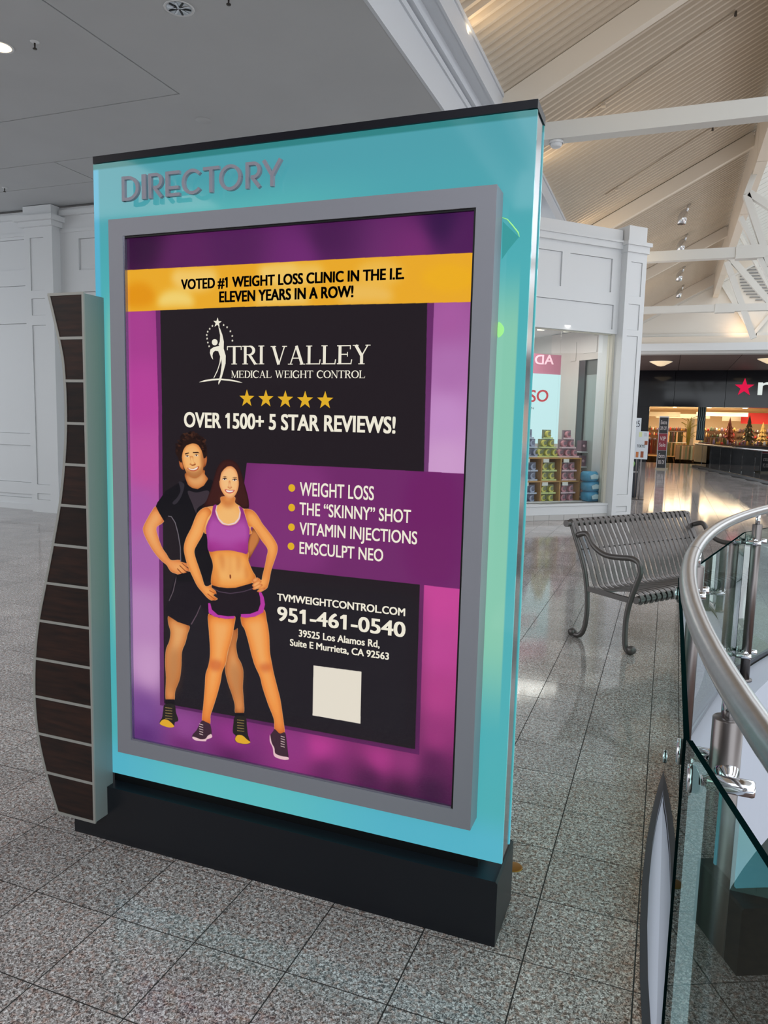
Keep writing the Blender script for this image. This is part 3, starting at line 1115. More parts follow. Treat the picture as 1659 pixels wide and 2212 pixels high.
for q in range(3):
    w_ = (.34, .33, .28)[q]
    ctr = sz(1270, 1060, .36)[0]
    h_ = .17
    xx = ctr + (-.02, -.01, .03)[q]
    t = thing('blue_bag', ['bottom', 'middle', 'top'][q] + ' one of the bright blue cushion bags stacked in the shop window', 'bag', CN + E1 * xx + NI * .3 + Vector((0, 0, .27 + q * h_ * .0)), 'blue cushion bags')
    mb = MB(MF)
    n = 10
    zz = .275 + q * (h_ + .005)
    ring = [(xx + w_ / 2 * math.copysign(abs(math.cos(a)) ** .6, math.cos(a)), .31 + .13 * math.copysign(abs(math.sin(a)) ** .7, math.sin(a))) for a in [2 * math.pi * i / 16 for i in range(16)]]
    vs, fs = [], []
    for hz, sc_ in ((0, .8), (.2, .98), (.5, 1.0), (.8, .98), (1, .75)):
        for a, b in ring: vs.append((xx + (a - xx) * sc_, .31 + (b - .31) * sc_, zz + hz * h_))
    for L_ in range(4):
        for j in range(16): fs.append((L_ * 16 + j, L_ * 16 + (j + 1) % 16, (L_ + 1) * 16 + (j + 1) % 16, (L_ + 1) * 16 + j))
    fs += [tuple(range(15, -1, -1)), tuple(64 + j for j in range(16))]
    mb.add(vs, fs, 0, True)
    part('sack', mb, BLUE, t)
    part('print', MB(MF).prism([(xx - .08, zz + .05), (xx + .07, zz + .04), (xx + .09, zz + .10), (xx + .0, zz + .13), (xx - .09, zz + .11)], .165, .178, 'y'), mat('bag print', (190, 214, 222), .5), t)
# plinth bench carrying them inside the window
m = MB(MF); m.box(.48, 3.25, .14, .46, .013, .27); struct('trim_11', m, WHITE)

# ------------------------------------------------------------------ placards beyond the corner
def placard(u0, v0, u1, v1, y, name, label, base, prints):
    a = at_y(u0, v1, y); b = at_y(u1, v0, y)
    t = thing(name, label, 'sign', ((a.x + b.x) / 2, y, 0))
    part('board', MB().box(a.x, b.x, y, y + .02, a.z, b.z), base, t)
    for (fx0, fz0, fx1, fz1, mt) in prints:
        part('print', MB().box(a.x + (b.x - a.x) * fx0, a.x + (b.x - a.x) * fx1, y - .003, y - .0005, a.z + (b.z - a.z) * fz0, a.z + (b.z - a.z) * fz1), mt, t)
    part('stand_pole', MB().tube([((a.x + b.x) / 2 + .05, y + .04, .012), ((a.x + b.x) / 2 + .05, y + .04, a.z + .05)], .012, 8), STEELD, t)
    part('stand_foot', MB().box(a.x + .02, b.x - .02, y - .1, y + .16, .001, .012), STEELD, t)
    return t, a, b
PW = mat('placard white', (214, 220, 226), .4)
INKM = mat('ink', (46, 48, 60), .5)
t, a, b = placard(1362, 932, 1402, 991, 15.2, 'poster_stand', 'white placard with a city name and small snack pictures beside the corner pilaster', PW, [
    (.0, .82, .0 + .2, .95, mat('print pink', (222, 190, 190), .5)), (.42, .80, .6, .97, mat('print lime', (216, 224, 170), .5)), (.72, .82, .9, .95, mat('print grey', (196, 200, 206), .5)),
    (.78, .52, .96, .66, mat('print brown', (150, 80, 50), .5)), (.3, .06, .46, .26, mat('print orange', (196, 120, 70), .5)), (.58, .06, .76, .28, mat('print brown', (150, 80, 50), .5)), (.05, .08, .2, .2, mat('print grey', (196, 200, 206), .5))])
mb = MB(); text_on(mb, 'TOKYO', (a.x + (b.x - a.x) * .34, 15.195, a.z + (b.z - a.z) * .42), (a.x + (b.x - a.x) * .82, 15.195, a.z + (b.z - a.z) * .42), (a.x, 15.195, a.z + (b.z - a.z) * .52), .01)
part('lettering', mb, INKM, t)
mb = MB()
for q, colr in enumerate(((200, 70, 70), (220, 170, 70), (70, 130, 190))):
    pass
t, a, b = placard(1365, 903, 1386, 932, 15.6, 'placard', 'small grey placard reading 25 above the snack placard', PW, [(0, -.38, .9, -.03, mat('print blue', (96, 150, 190), .5))])
mb = MB(); text_on(mb, '25', (a.x + (b.x - a.x) * .25, 15.595, a.z + (b.z - a.z) * .35), (a.x + (b.x - a.x) * .85, 15.595, a.z + (b.z - a.z) * .35), (a.x, 15.595, a.z + (b.z - a.z) * .8), .0)
part('lettering', mb, INKM, t)
ps = at_y(1363, 1035, 15.9)
t = thing('claw_case', 'low dark display case with a green toy below the white placards', 'display case', (ps.x + .1, 15.9, 0))
part('case', MB().box(ps.x - .25, ps.x + .14, 15.9, 16.2, .002, 1.0), mat('case dark', (46, 50, 56), .3), t)
part('green_toy', MB().lathe([(.001, 0), (.07, .02), (.09, .1), (.05, .17), (.07, .22), (.05, .3), (.001, .32)], (ps.x - .02, 15.86, .68), n=12), mat('toy green', (120, 170, 90), .6), t)
part('shelf_line', MB().box(ps.x - .25, ps.x + .14, 15.88, 15.899, .56, .6), mat('case grey', (150, 150, 152), .4), t)

# ------------------------------------------------------------------ far department store
YS = 36.0
NAVY = mat('glossy black panel', (10, 11, 18), .07, spec=.45)
m = MB()
xj = at_y(1402, 900, YS).x
zf = at_y(1405, 878, YS).z
m.box(-4, xj, YS, YS + .3, 0, zf)
sf = struct('wall_store', m, NAVY)
xx = -4.0
zt4 = at_y(1450, 797, YS).z
for k in range(6):
    MB().box(-4 + k * 2.2 + .008, -4 + (k + 1) * 2.2 - .008, YS - .15, YS + .3, zf + .001, zt4 + .05).build('fascia_panel', NAVY, sf)
MB().box(-4, 9.2, YS + .31, YS + .36, zf, zt4 + .1).build('fascia_backing', BLACK, sf)
WS = mat('store warm white', (240, 228, 206), .6)
m = MB(); m.box(-4, 9, 52, 52.2, 0, 3.4); m.box(-1.3, -1.2, YS + .3, 52, 0, 3.4); m.box(8.5, 8.6, YS + .3, 52, 0, 3.4)
struct('wall_store_inside', m, WS)
m = MB(); m.box(-4, 9, YS + .3, 52, zf + .25, zf + .35); sc_ = struct('ceiling_store', m, WS)
m = MB(); m.box(-4, 9, YS - .001, 52, -.1, .0); struct('floor_store', m, mat('store floor', (214, 178, 128), .12))
for k, (x, y) in enumerate(((0, 38.5), (1.1, 38.5), (2.3, 38.5), (3.5, 38.5), (4.7, 38.5), (.5, 43), (2.3, 43), (4.1, 43))):
    t = thing('troffer', 'bright strip light in the store ceiling, ' + ['leftmost', 'second from the left', 'middle', 'fourth from the left', 'rightmost'][k] + ' of the front row' if k < 5 else 'bright strip light in the store ceiling, ' + ['left', 'middle', 'right'][k - 5] + ' one of the rear row', 'ceiling light', (x, y, zf + .2), 'strip lights in the far store')
    part('diffuser', MB().box(x - .09, x + .09, y - .7, y + .7, zf + .19, zf + .2), mat('store diffuser', (255, 226, 180), .5, emit=9), t)
    part('housing', MB().box(x - .11, x + .11, y - .72, y + .72, zf + .201, zf + .245), WS, t)
area('store_light', (2.5, 42, zf + .1), (0, 0, -1), 6, 1, 300, (1, .80, .52))
area('store_light', (1.5, 47, zf + .1), (0, 0, -1), 5, 6, 260, (1, .80, .55))
# star and letter on the fascia
c0 = at_y(1608, 837, YS - .22)
st = [(c0.x + (.42 if k % 2 == 0 else .165) * math.sin(k * math.pi / 5), c0.z + (.42 if k % 2 == 0 else .165) * math.cos(k * math.pi / 5)) for k in range(10)]
tag(MB().prism(st, YS - .24, YS - .16, 'y').build('star_sign', mat('red star', (235, 30, 80), .4, emit=.9, ergb=(232, 24, 76))), 'glowing red five-pointed star on the black store fascia', 'sign')
a = at_y(1636, 853, YS - .2); h = at_y(1636, 822, YS - .2)
mb = MB(); text_on(mb, 'm', (a.x, YS - .2, a.z), (a.x + 1.15, YS - .2, a.z), (a.x, YS - .2, a.z + (h.z - a.z) * 1.3), .01, .05)
tag(mb.build('letter_sign', mat('white lit letter', (236, 244, 240), .4, emit=.85)), 'white lit lowercase letter right of the red star', 'sign')
# red wall panel inside
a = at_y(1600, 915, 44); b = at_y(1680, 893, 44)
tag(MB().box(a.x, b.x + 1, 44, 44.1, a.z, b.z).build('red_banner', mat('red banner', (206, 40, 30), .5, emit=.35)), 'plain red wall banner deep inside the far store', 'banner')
# promo totem
y = 29.5
a = at_y(1419, 1001, y); b = at_y(1444, 906, y)
t = thing('promo_totem', 'upright three-panel sale sign in black and dark red at the store entrance', 'sign', ((a.x + b.x) / 2, y, 0))
hz = [(0.06, .75, (24, 24, 28), 'Extra'), (.76, 1.42, (120, 24, 40), 'VIP'), (1.43, 2.05, (24, 24, 28), 'Extra')]
part('frame', MB().box(a.x - .02, b.x + .02, y, y + .08, .05, 2.1), mat('totem frame', (190, 192, 196), .3, .6), t)
part('foot', MB().box(a.x - .06, b.x + .1, y - .18, y + .25, .001, .05), mat('totem foot', (150, 140, 120), .5), t)
for z0, z1, colr, s in hz:
    pn = part('sale_panel', MB().box(a.x, b.x, y - .02, y - .001, z0, z1), mat('panel%d' % int(z0 * 100), colr, .4), t)
    mb = MB(); w_ = b.x - a.x
    text_on(mb, s, (a.x + w_ * .15, y - .023, z0 + (z1 - z0) * .58), (a.x + w_ * .85, y - .023, z0 + (z1 - z0) * .58), (a.x, y - .023, z0 + (z1 - z0) * .82), .0)
    text_on(mb, 'Sale' if s == 'VIP' else '30% Off', (a.x + w_ * .12, y - .023, z0 + (z1 - z0) * .22), (a.x + w_ * .85, y - .023, z0 + (z1 - z0) * .22), (a.x, y - .023, z0 + (z1 - z0) * .44), .0)
    part('lettering', mb, mat('totem ink', (200, 190, 190), .5), pn)
# waste bin left of the totem, mannequin curtain, trees, racks
def tree(u, v, y, h, colr, label):
    p = at_y(u, v, y)
    t = thing('christmas_tree', label, 'tree', (p.x, y, 0), 'decorated trees in the far store')
    rnd = random.Random(int(u))
    part('trunk', MB().tube([(p.x, y, 0.0), (p.x, y, .3)], .05, 8), mat('trunk', (80, 54, 34), .7), t)
    mb = MB()
    for L_ in range(9):
        z0 = .25 + (h - .25) * L_ / 9
        r0 = .55 * (1 - L_ / 9.5)
        n = 16
        vs = [(p.x, y, z0 + (h / 9) * 1.5)]
        for j in range(n):
            a = 2 * math.pi * j / n
            rr = r0 * (1.12 if j % 2 else .72) * (1 + .1 * rnd.random())
            vs.append((p.x + rr * math.cos(a), y + rr * math.sin(a), z0 - .06 * (j % 2)))
        mb.add(vs, [(0, 1 + j, 1 + (j + 1) % n) for j in range(n)] + [tuple(range(n, 0, -1))])
    part('foliage', mb, mat('tree %s' % str(colr), colr, .7), t)
    for k in range(26):
        a = rnd.random() * 6.28; f = rnd.random() ** .7; z = .3 + (h - .5) * (1 - f)
        r_ = .55 * f
        part('bauble', MB().lathe([(.001, -.045), (.035, -.03), (.045, 0), (.035, .03), (.001, .045)], (p.x + r_ * math.cos(a), y + r_ * math.sin(a) - .02, z), n=8),
             mat(('bauble red', 'bauble gold', 'bauble white')[k % 3], ((190, 40, 36), (214, 160, 60), (230, 214, 190))[k % 3], .3, .3), t)
tree(1615, 960, 40.5, 2.3, (70, 66, 40), 'tall dark decorated tree standing under the red banner')
tree(1573, 960, 41.5, 2.2, (120, 50, 30), 'slimmer red and gold decorated tree left of the dark tree')
tree(1645, 960, 42.5, 2.0, (150, 120, 60), 'pale golden decorated tree at the right edge of the store')
p = at_y(1512, 940, 38)
t = thing('striped_banner', 'tall dark teal hanging with wavy pale stripes at the store entrance', 'banner', (p.x, 38, 0))
part('cloth', MB().box(p.x - .17, p.x + .2, 38, 38.06, 1.1, 2.75), mat('teal dark', (34, 50, 58), .6), t)
for k in range(4):
    pts = [(p.x - .12 + k * .09 + .03 * math.sin(q * .9), 37.99, 1.15 + q * .145) for q in range(12)]
    part('stripe', MB().tube(pts, .012, 5), mat('stripe pale', (150, 176, 180), .6), t)
for k, (u, v, y, w_, h_, c1) in enumerate(((1545, 950, 40, 1.1, 1.25, (150, 120, 90)), (1410, 985, 38, .5, 1.1, (190, 90, 60)), (1456, 930, 46, 1.6, 1.5, (70, 62, 40)), (1466, 965, 42, 1.2, .9, (190, 170, 130)), (1480, 975, 40, .9, .8, (210, 190, 150)), (1519, 985, 37.4, .5, 1.0, (150, 40, 30)))):
    p = at_y(u, v, y)
    t = thing('clothes_rack', ['wide rack of mixed clothes behind the railing corner', 'red and white garment rack at the left jamb of the store', 'dark garment wall rack deep in the store', 'cream garment table left of the pale column', 'cream folded goods table in the store aisle', 'red patterned gift display beside the railing end'][k], 'clothes rack', (p.x, y, 0), 'clothes racks in the far store')
    part('rail', MB().tube([(p.x - w_ / 2, y, h_), (p.x + w_ / 2, y, h_)], .02, 6), STEELD, t)
    for s in (-1, 1): part('leg', MB().tube([(p.x + s * w_ / 2, y, 0), (p.x + s * w_ / 2, y, h_)], .02, 6), STEELD, t)
    n = int(w_ / .09)
    rnd = random.Random(k)
    for j in range(n):
        xx = p.x - w_ / 2 + (j + .5) * w_ / n
        f = .6 + .6 * rnd.random()
        cc = tuple(min(255, int(c * f)) for c in c1)
        if rnd.random() < .25: cc = (200, 184, 150)
        cc = tuple((c // 40) * 40 for c in cc)
        part('garment', MB().prism([(xx - .05, h_ - .75), (xx + .05, h_ - .72), (xx + .035, h_ - .03), (xx - .035, h_ - .03)], y - .18, y + .18, 'y'), mat('garment %s' % str(cc), cc, .8), t)
for k, (u, v, y, w_, zb_, zt_) in enumerate(((1425, 900, 44, 2.2, 2.35, 2.6), (1475, 895, 46, 3.0, 2.3, 2.55), (1560, 892, 43, 2.6, 2.4, 2.62), (1640, 925, 47, 4.0, 2.2, 2.5))):
    p = at_y(u, v, y)
    tag(MB().box(p.x - w_ / 2, p.x + w_ / 2, y, y + .5, zb_, zt_).build('ceiling_bulkhead', WS), ['cream soffit box at the left of the store ceiling', 'long cream soffit box in the middle of the store', 'cream soffit box right of the striped hanging', 'deep cream soffit behind the red banner'][k], 'soffit')
for k, (u, v, y, w_, h_) in enumerate(((1440, 950, 48, 2.4, 1.7), (1552, 940, 42, 1.8, 1.6), (1590, 940, 44, 1.3, 1.7), (1655, 945, 43.5, 1.4, 1.6), (1600, 960, 39.15, 2.6, .95))):
    p = at_y(u, v, y)
    t = thing('shelf_unit', ['dark stocked wall unit at the back of the store', 'stocked shelf right of the striped hanging', 'stocked shelf between the two trees', 'stocked shelf at the right edge of the store', 'long low gift table in front of the trees'][k], 'shelf', (p.x, y, 0), 'stocked shelves in the far store')
    part('carcass', MB().box(p.x - w_ / 2, p.x + w_ / 2, y + .2, y + .5, 0, h_), mat('unit brown', (120, 88, 62), .6), t)
    rnd = random.Random(40 + k)
    cols = [(196, 60, 50), (222, 190, 140), (120, 90, 110), (214, 206, 196), (90, 70, 50), (200, 150, 70), (70, 96, 70), (150, 130, 160)]
    mats_ = [mat('goods %d' % q, c, .6) for q, c in enumerate(cols)]
    mb = MB()
    zz_ = .25
    while zz_ < h_:
        xx_ = p.x - w_ / 2 + .06
        while xx_ < p.x + w_ / 2 - .06:
            ww = .06 + .1 * rnd.random(); hh = .1 + .16 * rnd.random()
            mb.lathe([(.001, 0), (ww * .5, 0), (ww * .45, hh * .7), (ww * .15, hh), (.001, hh)], (xx_, y + .1, zz_), n=6, mi=rnd.randrange(8))
            xx_ += ww + .02
        zz_ += .33
    g_ = part('goods', mb, mats_, t)
    g_['kind'] = 'stuff'
p = at_y(1494, 930, 41)
tag(MB().box(p.x - .12, p.x + .12, 41, 41.4, 0, 2.2).build('store_column', WS), 'slim cream column inside the far store', 'column')
t = thing('floor_plant', 'tall spiky yellow-green plant beside the cream column in the store', 'plant', (p.x - .15, 40.5, 0))
part('pot', MB().lathe([(.001, 0), (.14, 0), (.18, .35), (.001, .35)], (p.x - .15, 40.5, 0), n=12), mat('pot', (120, 100, 80), .6), t)
mb = MB()
rnd = random.Random(3)
for k in range(26):
    a = rnd.random() * 6.28; l = .5 + .4 * rnd.random(); hh = 1.1 + rnd.random() * 1.1
    mb.tube([(p.x - .15, 40.5, .35), (p.x - .15 + .12 * l * math.cos(a), 40.5 + .12 * math.sin(a), hh), (p.x - .15 + .5 * l * math.cos(a), 40.5 + .5 * l * math.sin(a), hh + .15)], .015, 4)
part('leaves', mb, mat('plant yellow', (176, 160, 76), .6), t)
# round soffit lamps
for u, v, lab in ((1428, 782, 'shallow round glass ceiling lamp above the far walk, left one'), (1664, 776, 'shallow round glass ceiling lamp at the right edge above the far walk')):
    p = at_z(u, v, 4.34)
    t = thing('ceiling_lamp', lab, 'ceiling light', (p.x, p.y, 4.36))
    part('bowl', MB().lathe([(.001, -.20), (.12, -.18), (.42, -.03), (.44, -.01)], (p.x, p.y, 4.36), n=24), mat('lamp bowl', (240, 214, 176), .4, emit=.6), t)
    part('rim', MB().lathe([(.42, -.012), (.46, -.012), (.46, .0), (.42, 0)], (p.x, p.y, 4.359), n=24), BEAMW, t)

# ------------------------------------------------------------------ railing of the second opening
(xa, ya), (xb, yb) = VOID2
fr = thing('far_railing', 'dark glass railing with steel cap round the second floor opening', 'railing', ((xa + xb) / 2, (ya + yb) / 2, 0))
D2 = Vector((xb - xa, yb - ya, 0)); L2 = D2.length; D2.normalize()
SMOKE = glassmat('smoked glass', (70, 84, 86), 1.3)
n2 = 9
for k in range(n2):
    p = Vector((xa, ya, 0)) + D2 * (L2 * k / n2 + .03); q = Vector((xa, ya, 0)) + D2 * (L2 * (k + 1) / n2 - .03)
    part('pane', MB().beam((p.x, p.y, .53), (q.x, q.y, .53), .012, .86), SMOKE, fr)
    part('post', MB().tube([(p.x + .06, p.y, .0), (p.x + .06, p.y, .96)], .022, 8), STEELD, fr)
part('cap_rail', MB().tube([(xa, ya, 1.0), (xb, yb, 1.0)], .035, 10), STEEL, fr)
part('kerb', MB().beam((xa, ya, .045), (xb, yb, .045), .12, .09), BLACK, fr)
part('end_pane', MB().beam((xa, ya, .53), (xa + 3, ya + .6, .53), .012, .86), SMOKE, fr)
m = MB()
m.beam((xa + .3, ya, -.6), (xb + .3, yb, -.6), .2, .9)
struct('wall_void_far', m, mat('far fascia', (150, 150, 152), .5))

# ------------------------------------------------------------------ near glass railing
XH = 0.385
rl = thing('glass_railing', 'curved stainless handrail with frameless glass panels round the floor opening', 'railing', (XH, 0, 0))
ys = [-4.2 + .15 * k for k in range(79)]
pts = [(xarc(y, XH), y, 1.05) for y in ys if y <= 7.6]
part('handrail', MB().tube(pts, .0275, 20), STEEL, rl)
for y in (1.2, -3.2):
    pth = [(xarc(y + d, XH), y + d, 1.05) for d in (-.001, .001)]
    part('rail_seam', MB().tube(pth, .0279, 20), mat('seam', (80, 80, 82), .4, .8), rl)
PN = {}
JY = [-2.21, -.43, 1.35, 3.10, 4.80, 6.40]
for k in range(len(JY) - 1):
    a = Vector((xarc(JY[k], X_EDGE), JY[k], 0)); b = Vector((xarc(JY[k + 1], X_EDGE), JY[k + 1], 0))
    if k == 1: a.x = .368; b.x = .376
    if k == 0: b.x = .372
    if k == 2: a.x = .380
    a.x += 0.002; b.x += .002
    d = (b - a).normalized()
    PN[k] = (a.copy(), b.copy())
    a2, b2 = a + d * .006, b - d * .006
    mb = MB(); mb.beam((a2.x, a2.y, .475), (b2.x, b2.y, .475), .012, .88)
    # material: faces 0,1 ends; 2..5 sides -> side faces with normals across the pane are clear
    g = MB()
    g.add(mb.v, mb.f)
    g.fm = [1, 1, 1, 0, 1, 0]
    pane = part('glass_pane', g, [GLASSG, GEDGE], rl)


def clamp(yc, side, z, post_x, big=True):
    """disc standoff through the pane + arm + cone to the post"""
    yy = yc + side * .062
    k_ = JY.index(yc) + (0 if side > 0 else -1)
    if k_ not in PN: return
    a_, b_ = PN[k_]
    x0 = a_.x + (b_.x - a_.x) * (yy - a_.y) / (b_.y - a_.y)
    mb = MB()
    mb.lathe([(.0005, 0), (.026, .0), (.028, .003), (.028, .007), (.0005, .007)], (x0 - .0158, yy, z), (1, 0, 0), 20)
    part('clamp_disc', mb, CHROME, rl)
    part('gasket', MB().lathe([(.0005, 0), (.027, 0), (.027, .003), (.0005, .003)], (x0 - .0092, yy, z), (1, 0, 0), 20), BLACK, rl)
    part('clamp_arm', MB().lathe([(.0005, 0), (.009, 0), (.011, .012), (.016, .014), (.0165, .094), (.015, .098), (.0005, .098)], (x0 + .0065, yy, z), (1, 0, 0), 16), CHROME, rl)
    part('clamp_cone', MB().lathe([(.0005, 0), (.009, 0), (.014, .006), (.024, .03), (.022, .05), (.0005, .055)], (x0 + .06, yy - side * .014, z + .002), (post_x - (x0 + .06), (yc - yy), .01), 16), CHROME, rl)


for k, yj in enumerate(JY):
    px = xarc(yj, XH) + .008
    ztop = .97
    part('post', MB().lathe([(.0005, -.1), (.029, -.1), (.029, ztop), (.0275, ztop + .002), (.0005, ztop + .002)], (px, yj, 0), n=24), STEELD, rl)
    part('post_rod', MB().tube([(px, yj, ztop), (px, yj, 1.035)], .014, 12), CHROME, rl)
    part('post_foot', MB().lathe([(.0005, -.034), (.045, -.034), (.045, -.022), (.0005, -.022)], (px, yj, 0), n=20), STEELD, rl)
    for z in (.86, .14):
        for s in (-1, 1):
            clamp(yj, s, z, px)

# ------------------------------------------------------------------ bench
FT = [at_z(1236, 1368, 0.02), at_z(1360, 1408, 0.02)]
d1 = Vector((FT[1].x - FT[0].x, FT[1].y - FT[0].y, 0)); depth = d1.length; d1.normalize()
d2 = Vector((-d1.y, d1.x, 0))
BL = 1.42
MBn = Matrix(((d1.x, d2.x, 0, FT[0].x), (d1.y, d2.y, 0, FT[0].y), (0, 0, 1, 0), (0, 0, 0, 1)))
# local frame: x = rear->front (0..depth), y = along the bench (0..BL)
bn = thing('bench', 'dark grey metal slatted bench with curled arms beside the glass railing', 'bench', (FT[0].x, FT[0].y, 0))


def catmull(P, n=6, closed=False):
    P = [np.array(p, float) for p in P]
    out = []
    N = len(P)
    for i in range(N if closed else N - 1):
        if closed:
            p0, p1, p2, p3 = P[(i - 1) % N], P[i], P[(i + 1) % N], P[(i + 2) % N]
        else:
            p0, p1, p2, p3 = P[max(i - 1, 0)], P[i], P[i + 1], P[min(i + 2, N - 1)]
        for k in range(n):
            t = k / n
            out.append(.5 * ((2 * p1) + (-p0 + p2) * t + (2 * p0 - 5 * p1 + 4 * p2 - p3) * t * t + (-p0 + 3 * p1 - 3 * p2 + p3) * t ** 3))
    if not closed: out.append(P[-1])
    return out


D = depth
rear = [(-.005, .035), (.03, .02), (.075, .03), (.11, .09), (.125, .20), (.12, .33), (.105, .42), (.08, .52), (.03, .64), (-.025, .75), (-.07, .845)]
front = [(D + .02, .055), (D + .005, .02), (D - .03, .03), (D - .045, .10), (D - .045, .25), (D - .02, .38), (D + .02, .50), (D + .045, .58), (D + .03, .64), (D - .03, .665), (D - .14, .655), (D - .26, .655), (D - .36, .70), (D - .43, .78), (.01, .73)]
front = front[:-1] + [(.0, .76)]
seat = [(D + .035, .355), (D + .055, .385), (D + .035, .425), (D - .03, .435), (D - .12, .42), (D - .24, .40), (.21, .39), (.165, .41), (.135, .47), (.10, .56), (.05, .66), (-.01, .76), (-.065, .855), (-.085, .868), (-.108, .855)]


def P3(pr, y): return [(p[0], y, p[1]) for p in pr]


for k, yy in enumerate((0.0, BL)):
    mb = MB(MBn); mb.tube(P3(catmull(rear), yy), .017, 10, flat=(1.0, 1.15))
    mb.lathe([(.0005, -.022), (.026, -.02), (.03, 0), (.026, .02), (.0005, .022)], (.0, yy, .032), (0, 1, 0), 14)
    part('rear_leg', mb, BENCH, bn)
    mb = MB(MBn); mb.tube(P3(catmull(front), yy), .0175, 10, flat=(1.0, 1.15))
    mb.lathe([(.0005, -.022), (.028, -.02), (.032, 0), (.028, .02), (.0005, .022)], (D + .012, yy, .034), (0, 1, 0), 14)
    part('arm_leg', mb, BENCH, bn)
    part('side_stretcher', MB(MBn).beam((.115, yy, .385), (D - .01, yy, .375), .025, .035), BENCH, bn)
sp = catmull(seat, 5)
NS = 24
mb0 = None
for k in range(NS):
    y0 = .03 + (BL - .06) * k / (NS - 1) - .0175
    mb = MB(MBn)
    vs, fs = [], []
    n = len(sp)
    for i, p in enumerate(sp):
        a = sp[max(i - 1, 0)]; b = sp[min(i + 1, n - 1)]
        t_ = np.array(b) - np.array(a); t_ /= np.linalg.norm(t_)
        nn = np.array([-t_[1], t_[0]]) * .003
        for q, yv in ((p + nn, y0), (p + nn, y0 + .035), (p - nn, y0 + .035), (p - nn, y0)):
            vs.append((q[0], yv, q[1]))
    for i in range(n - 1):
        for j in range(4): fs.append((i * 4 + j, i * 4 + (j + 1) % 4, (i + 1) * 4 + (j + 1) % 4, (i + 1) * 4 + j))
    fs += [(3, 2, 1, 0), tuple((n - 1) * 4 + j for j in range(4))]
    mb.add(vs, fs)
    part('slat', mb, BENCH, bn)
part('top_tube', MB(MBn).tube([(-.083, -.04, .838), (-.083, BL + .03, .838)], .026, 14), BENCH, bn)
part('front_tube', MB(MBn).tube([(D + .02, .0, .385), (D + .02, BL, .385)], .026, 14), BENCH, bn)
part('back_rod', MB(MBn).tube([(.04, .0, .66), (.04, BL, .66)], .006, 8), BENCH, bn)
part('seat_bar', MB(MBn).beam((D * .5, 0, .385), (D * .5, BL, .385), .04, .012), BENCH, bn)

# ------------------------------------------------------------------ chrome spot heads under the roof deck
def deckpt(u, v): return on_plane(u, v, (-SL, 0, 1), (XD, 0, ZD))
for (u, v), lab in (((1490, 440), 'nearest'), ((1485, 505), 'second'), ((1479, 575), 'third'), ((1477, 615), 'farthest')):
    p = deckpt(u, v)
    t = thing('spot_head', f'chrome bullet spotlight hanging under the cream roof deck, {lab} of four', 'spotlight', p, 'chrome spotlights under the roof')
    part('stem', MB().tube([(p.x, p.y, p.z), (p.x - .06, p.y - .02, p.z - .16)], .034, 8), CHROME, t)
    q = Vector((p.x - .08, p.y - .03, p.z - .14))
    part('shell', MB().tube([q, q + Vector((-.02, 0, -.06)), q + Vector((-.055, 0, -.16)), q + Vector((-.065, 0, -.30))], .06, 14, radii=[.045, .085, .105, .09]), CHROME, t)
    part('lens', MB().lathe([(.0005, 0), (.08, 0)], q + Vector((-.065, 0, -.302)), (0, 0, 1), 14), mat('spot lens', (60, 52, 44), .3), t)
p = at_y(1202, 291, 7.1)
t = thing('ceiling_sensor', 'round white sensor dome under the first tie beam', 'sensor', (p.x, 7.12, ZT - .09))
part('dome', MB().lathe([(.001, -.075), (.05, -.07), (.065, -.05), (.07, -.002)], (p.x, 7.12, ZT - .09), n=20), WHITE, t)
part('base', MB().lathe([(.078, -.03), (.082, -.004), (.07, -.001)], (p.x, 7.12, ZT - .09), n=20), WHITE, t)
# slim conduit runs with small outlet boxes on the deck
for (a, b, lab) in (((1270, 240), (1590, 20), 'long thin conduit run on the roof deck, nearer one'), ((1308, 418), (1540, 272), 'thin conduit run on the roof deck above the second tie beam')):
    A_, B2 = deckpt(*a), deckpt(*b)
    A_ -= Vector((0, 0, .02)); B2 -= Vector((0, 0, .02))
    t = thing('conduit', lab, 'pipe', A_)
    part('pipe', MB().tube([A_, (B2.x, A_.y + (B2.y - A_.y), B2.z)], .012, 6), DECKM, t)
    part('nozzle', MB().lathe([(.001, -.07), (.02, -.06), (.012, 0)], B2, n=8), mat('nozzle', (70, 62, 56), .5), t)
    part('clip', MB().box(A_.x + .2 - .03, A_.x + .23, A_.y - .02, A_.y + .06, A_.z + .06, A_.z + .16), DECKM, t)

# warm cove light on the deck from the top of the fascia
for yy in (1.5, 5.5, 9.5, 13.5, 18, 23):
    area('cove_light', (-1.73, yy, 5.30), (.75, 0, .66), 3.6, .06, 12, (1, .74, .42)).rotation_euler = Vector((.6, 0, .8)).to_track_quat('-Z', 'X').to_euler()
area('gable_glow', (2.4, YF - .5, 5.0), (0, .5, 1), .6, .1, 5, (1, .62, .3))

# ------------------------------------------------------------------ DIRECTORY SIGN
GX0, GX1, GZ0, GZ1 = -1.5515, -.083, .248, 2.366
GY0, GYB = .0521, .166
FX0, FX1, FZ0, FZ1, FY = -1.4254, -.1645, .3762, 2.1612, -.0259
IX0, IX1, IZ0, IZ1 = -1.3696, -.2184, .4294, 2.108
ds = thing('directory_sign', 'large freestanding teal glass directory sign with backlit clinic poster on a dark plinth', 'sign', (-.85, .14, 0))
m = MB()
bev = .006
pl = [(-1.673, .0), (-.0876, .0), (-.0876, .206 - bev), (-.0876 - bev, .206), (-1.673 + bev, .206), (-1.673, .206 - bev)]
m.prism(pl, .0221, .266, 'y')
part('plinth', m, BLACKM, ds)
part('recess_base', MB().box(-1.53, -.16, .075, .205, .206, .2478), BLACK, ds)
part('top_cap', MB().box(GX0, GX1 + .0005, GY0 - .001, GYB + .012, 2.369, 2.3914), BLACKC, ds)


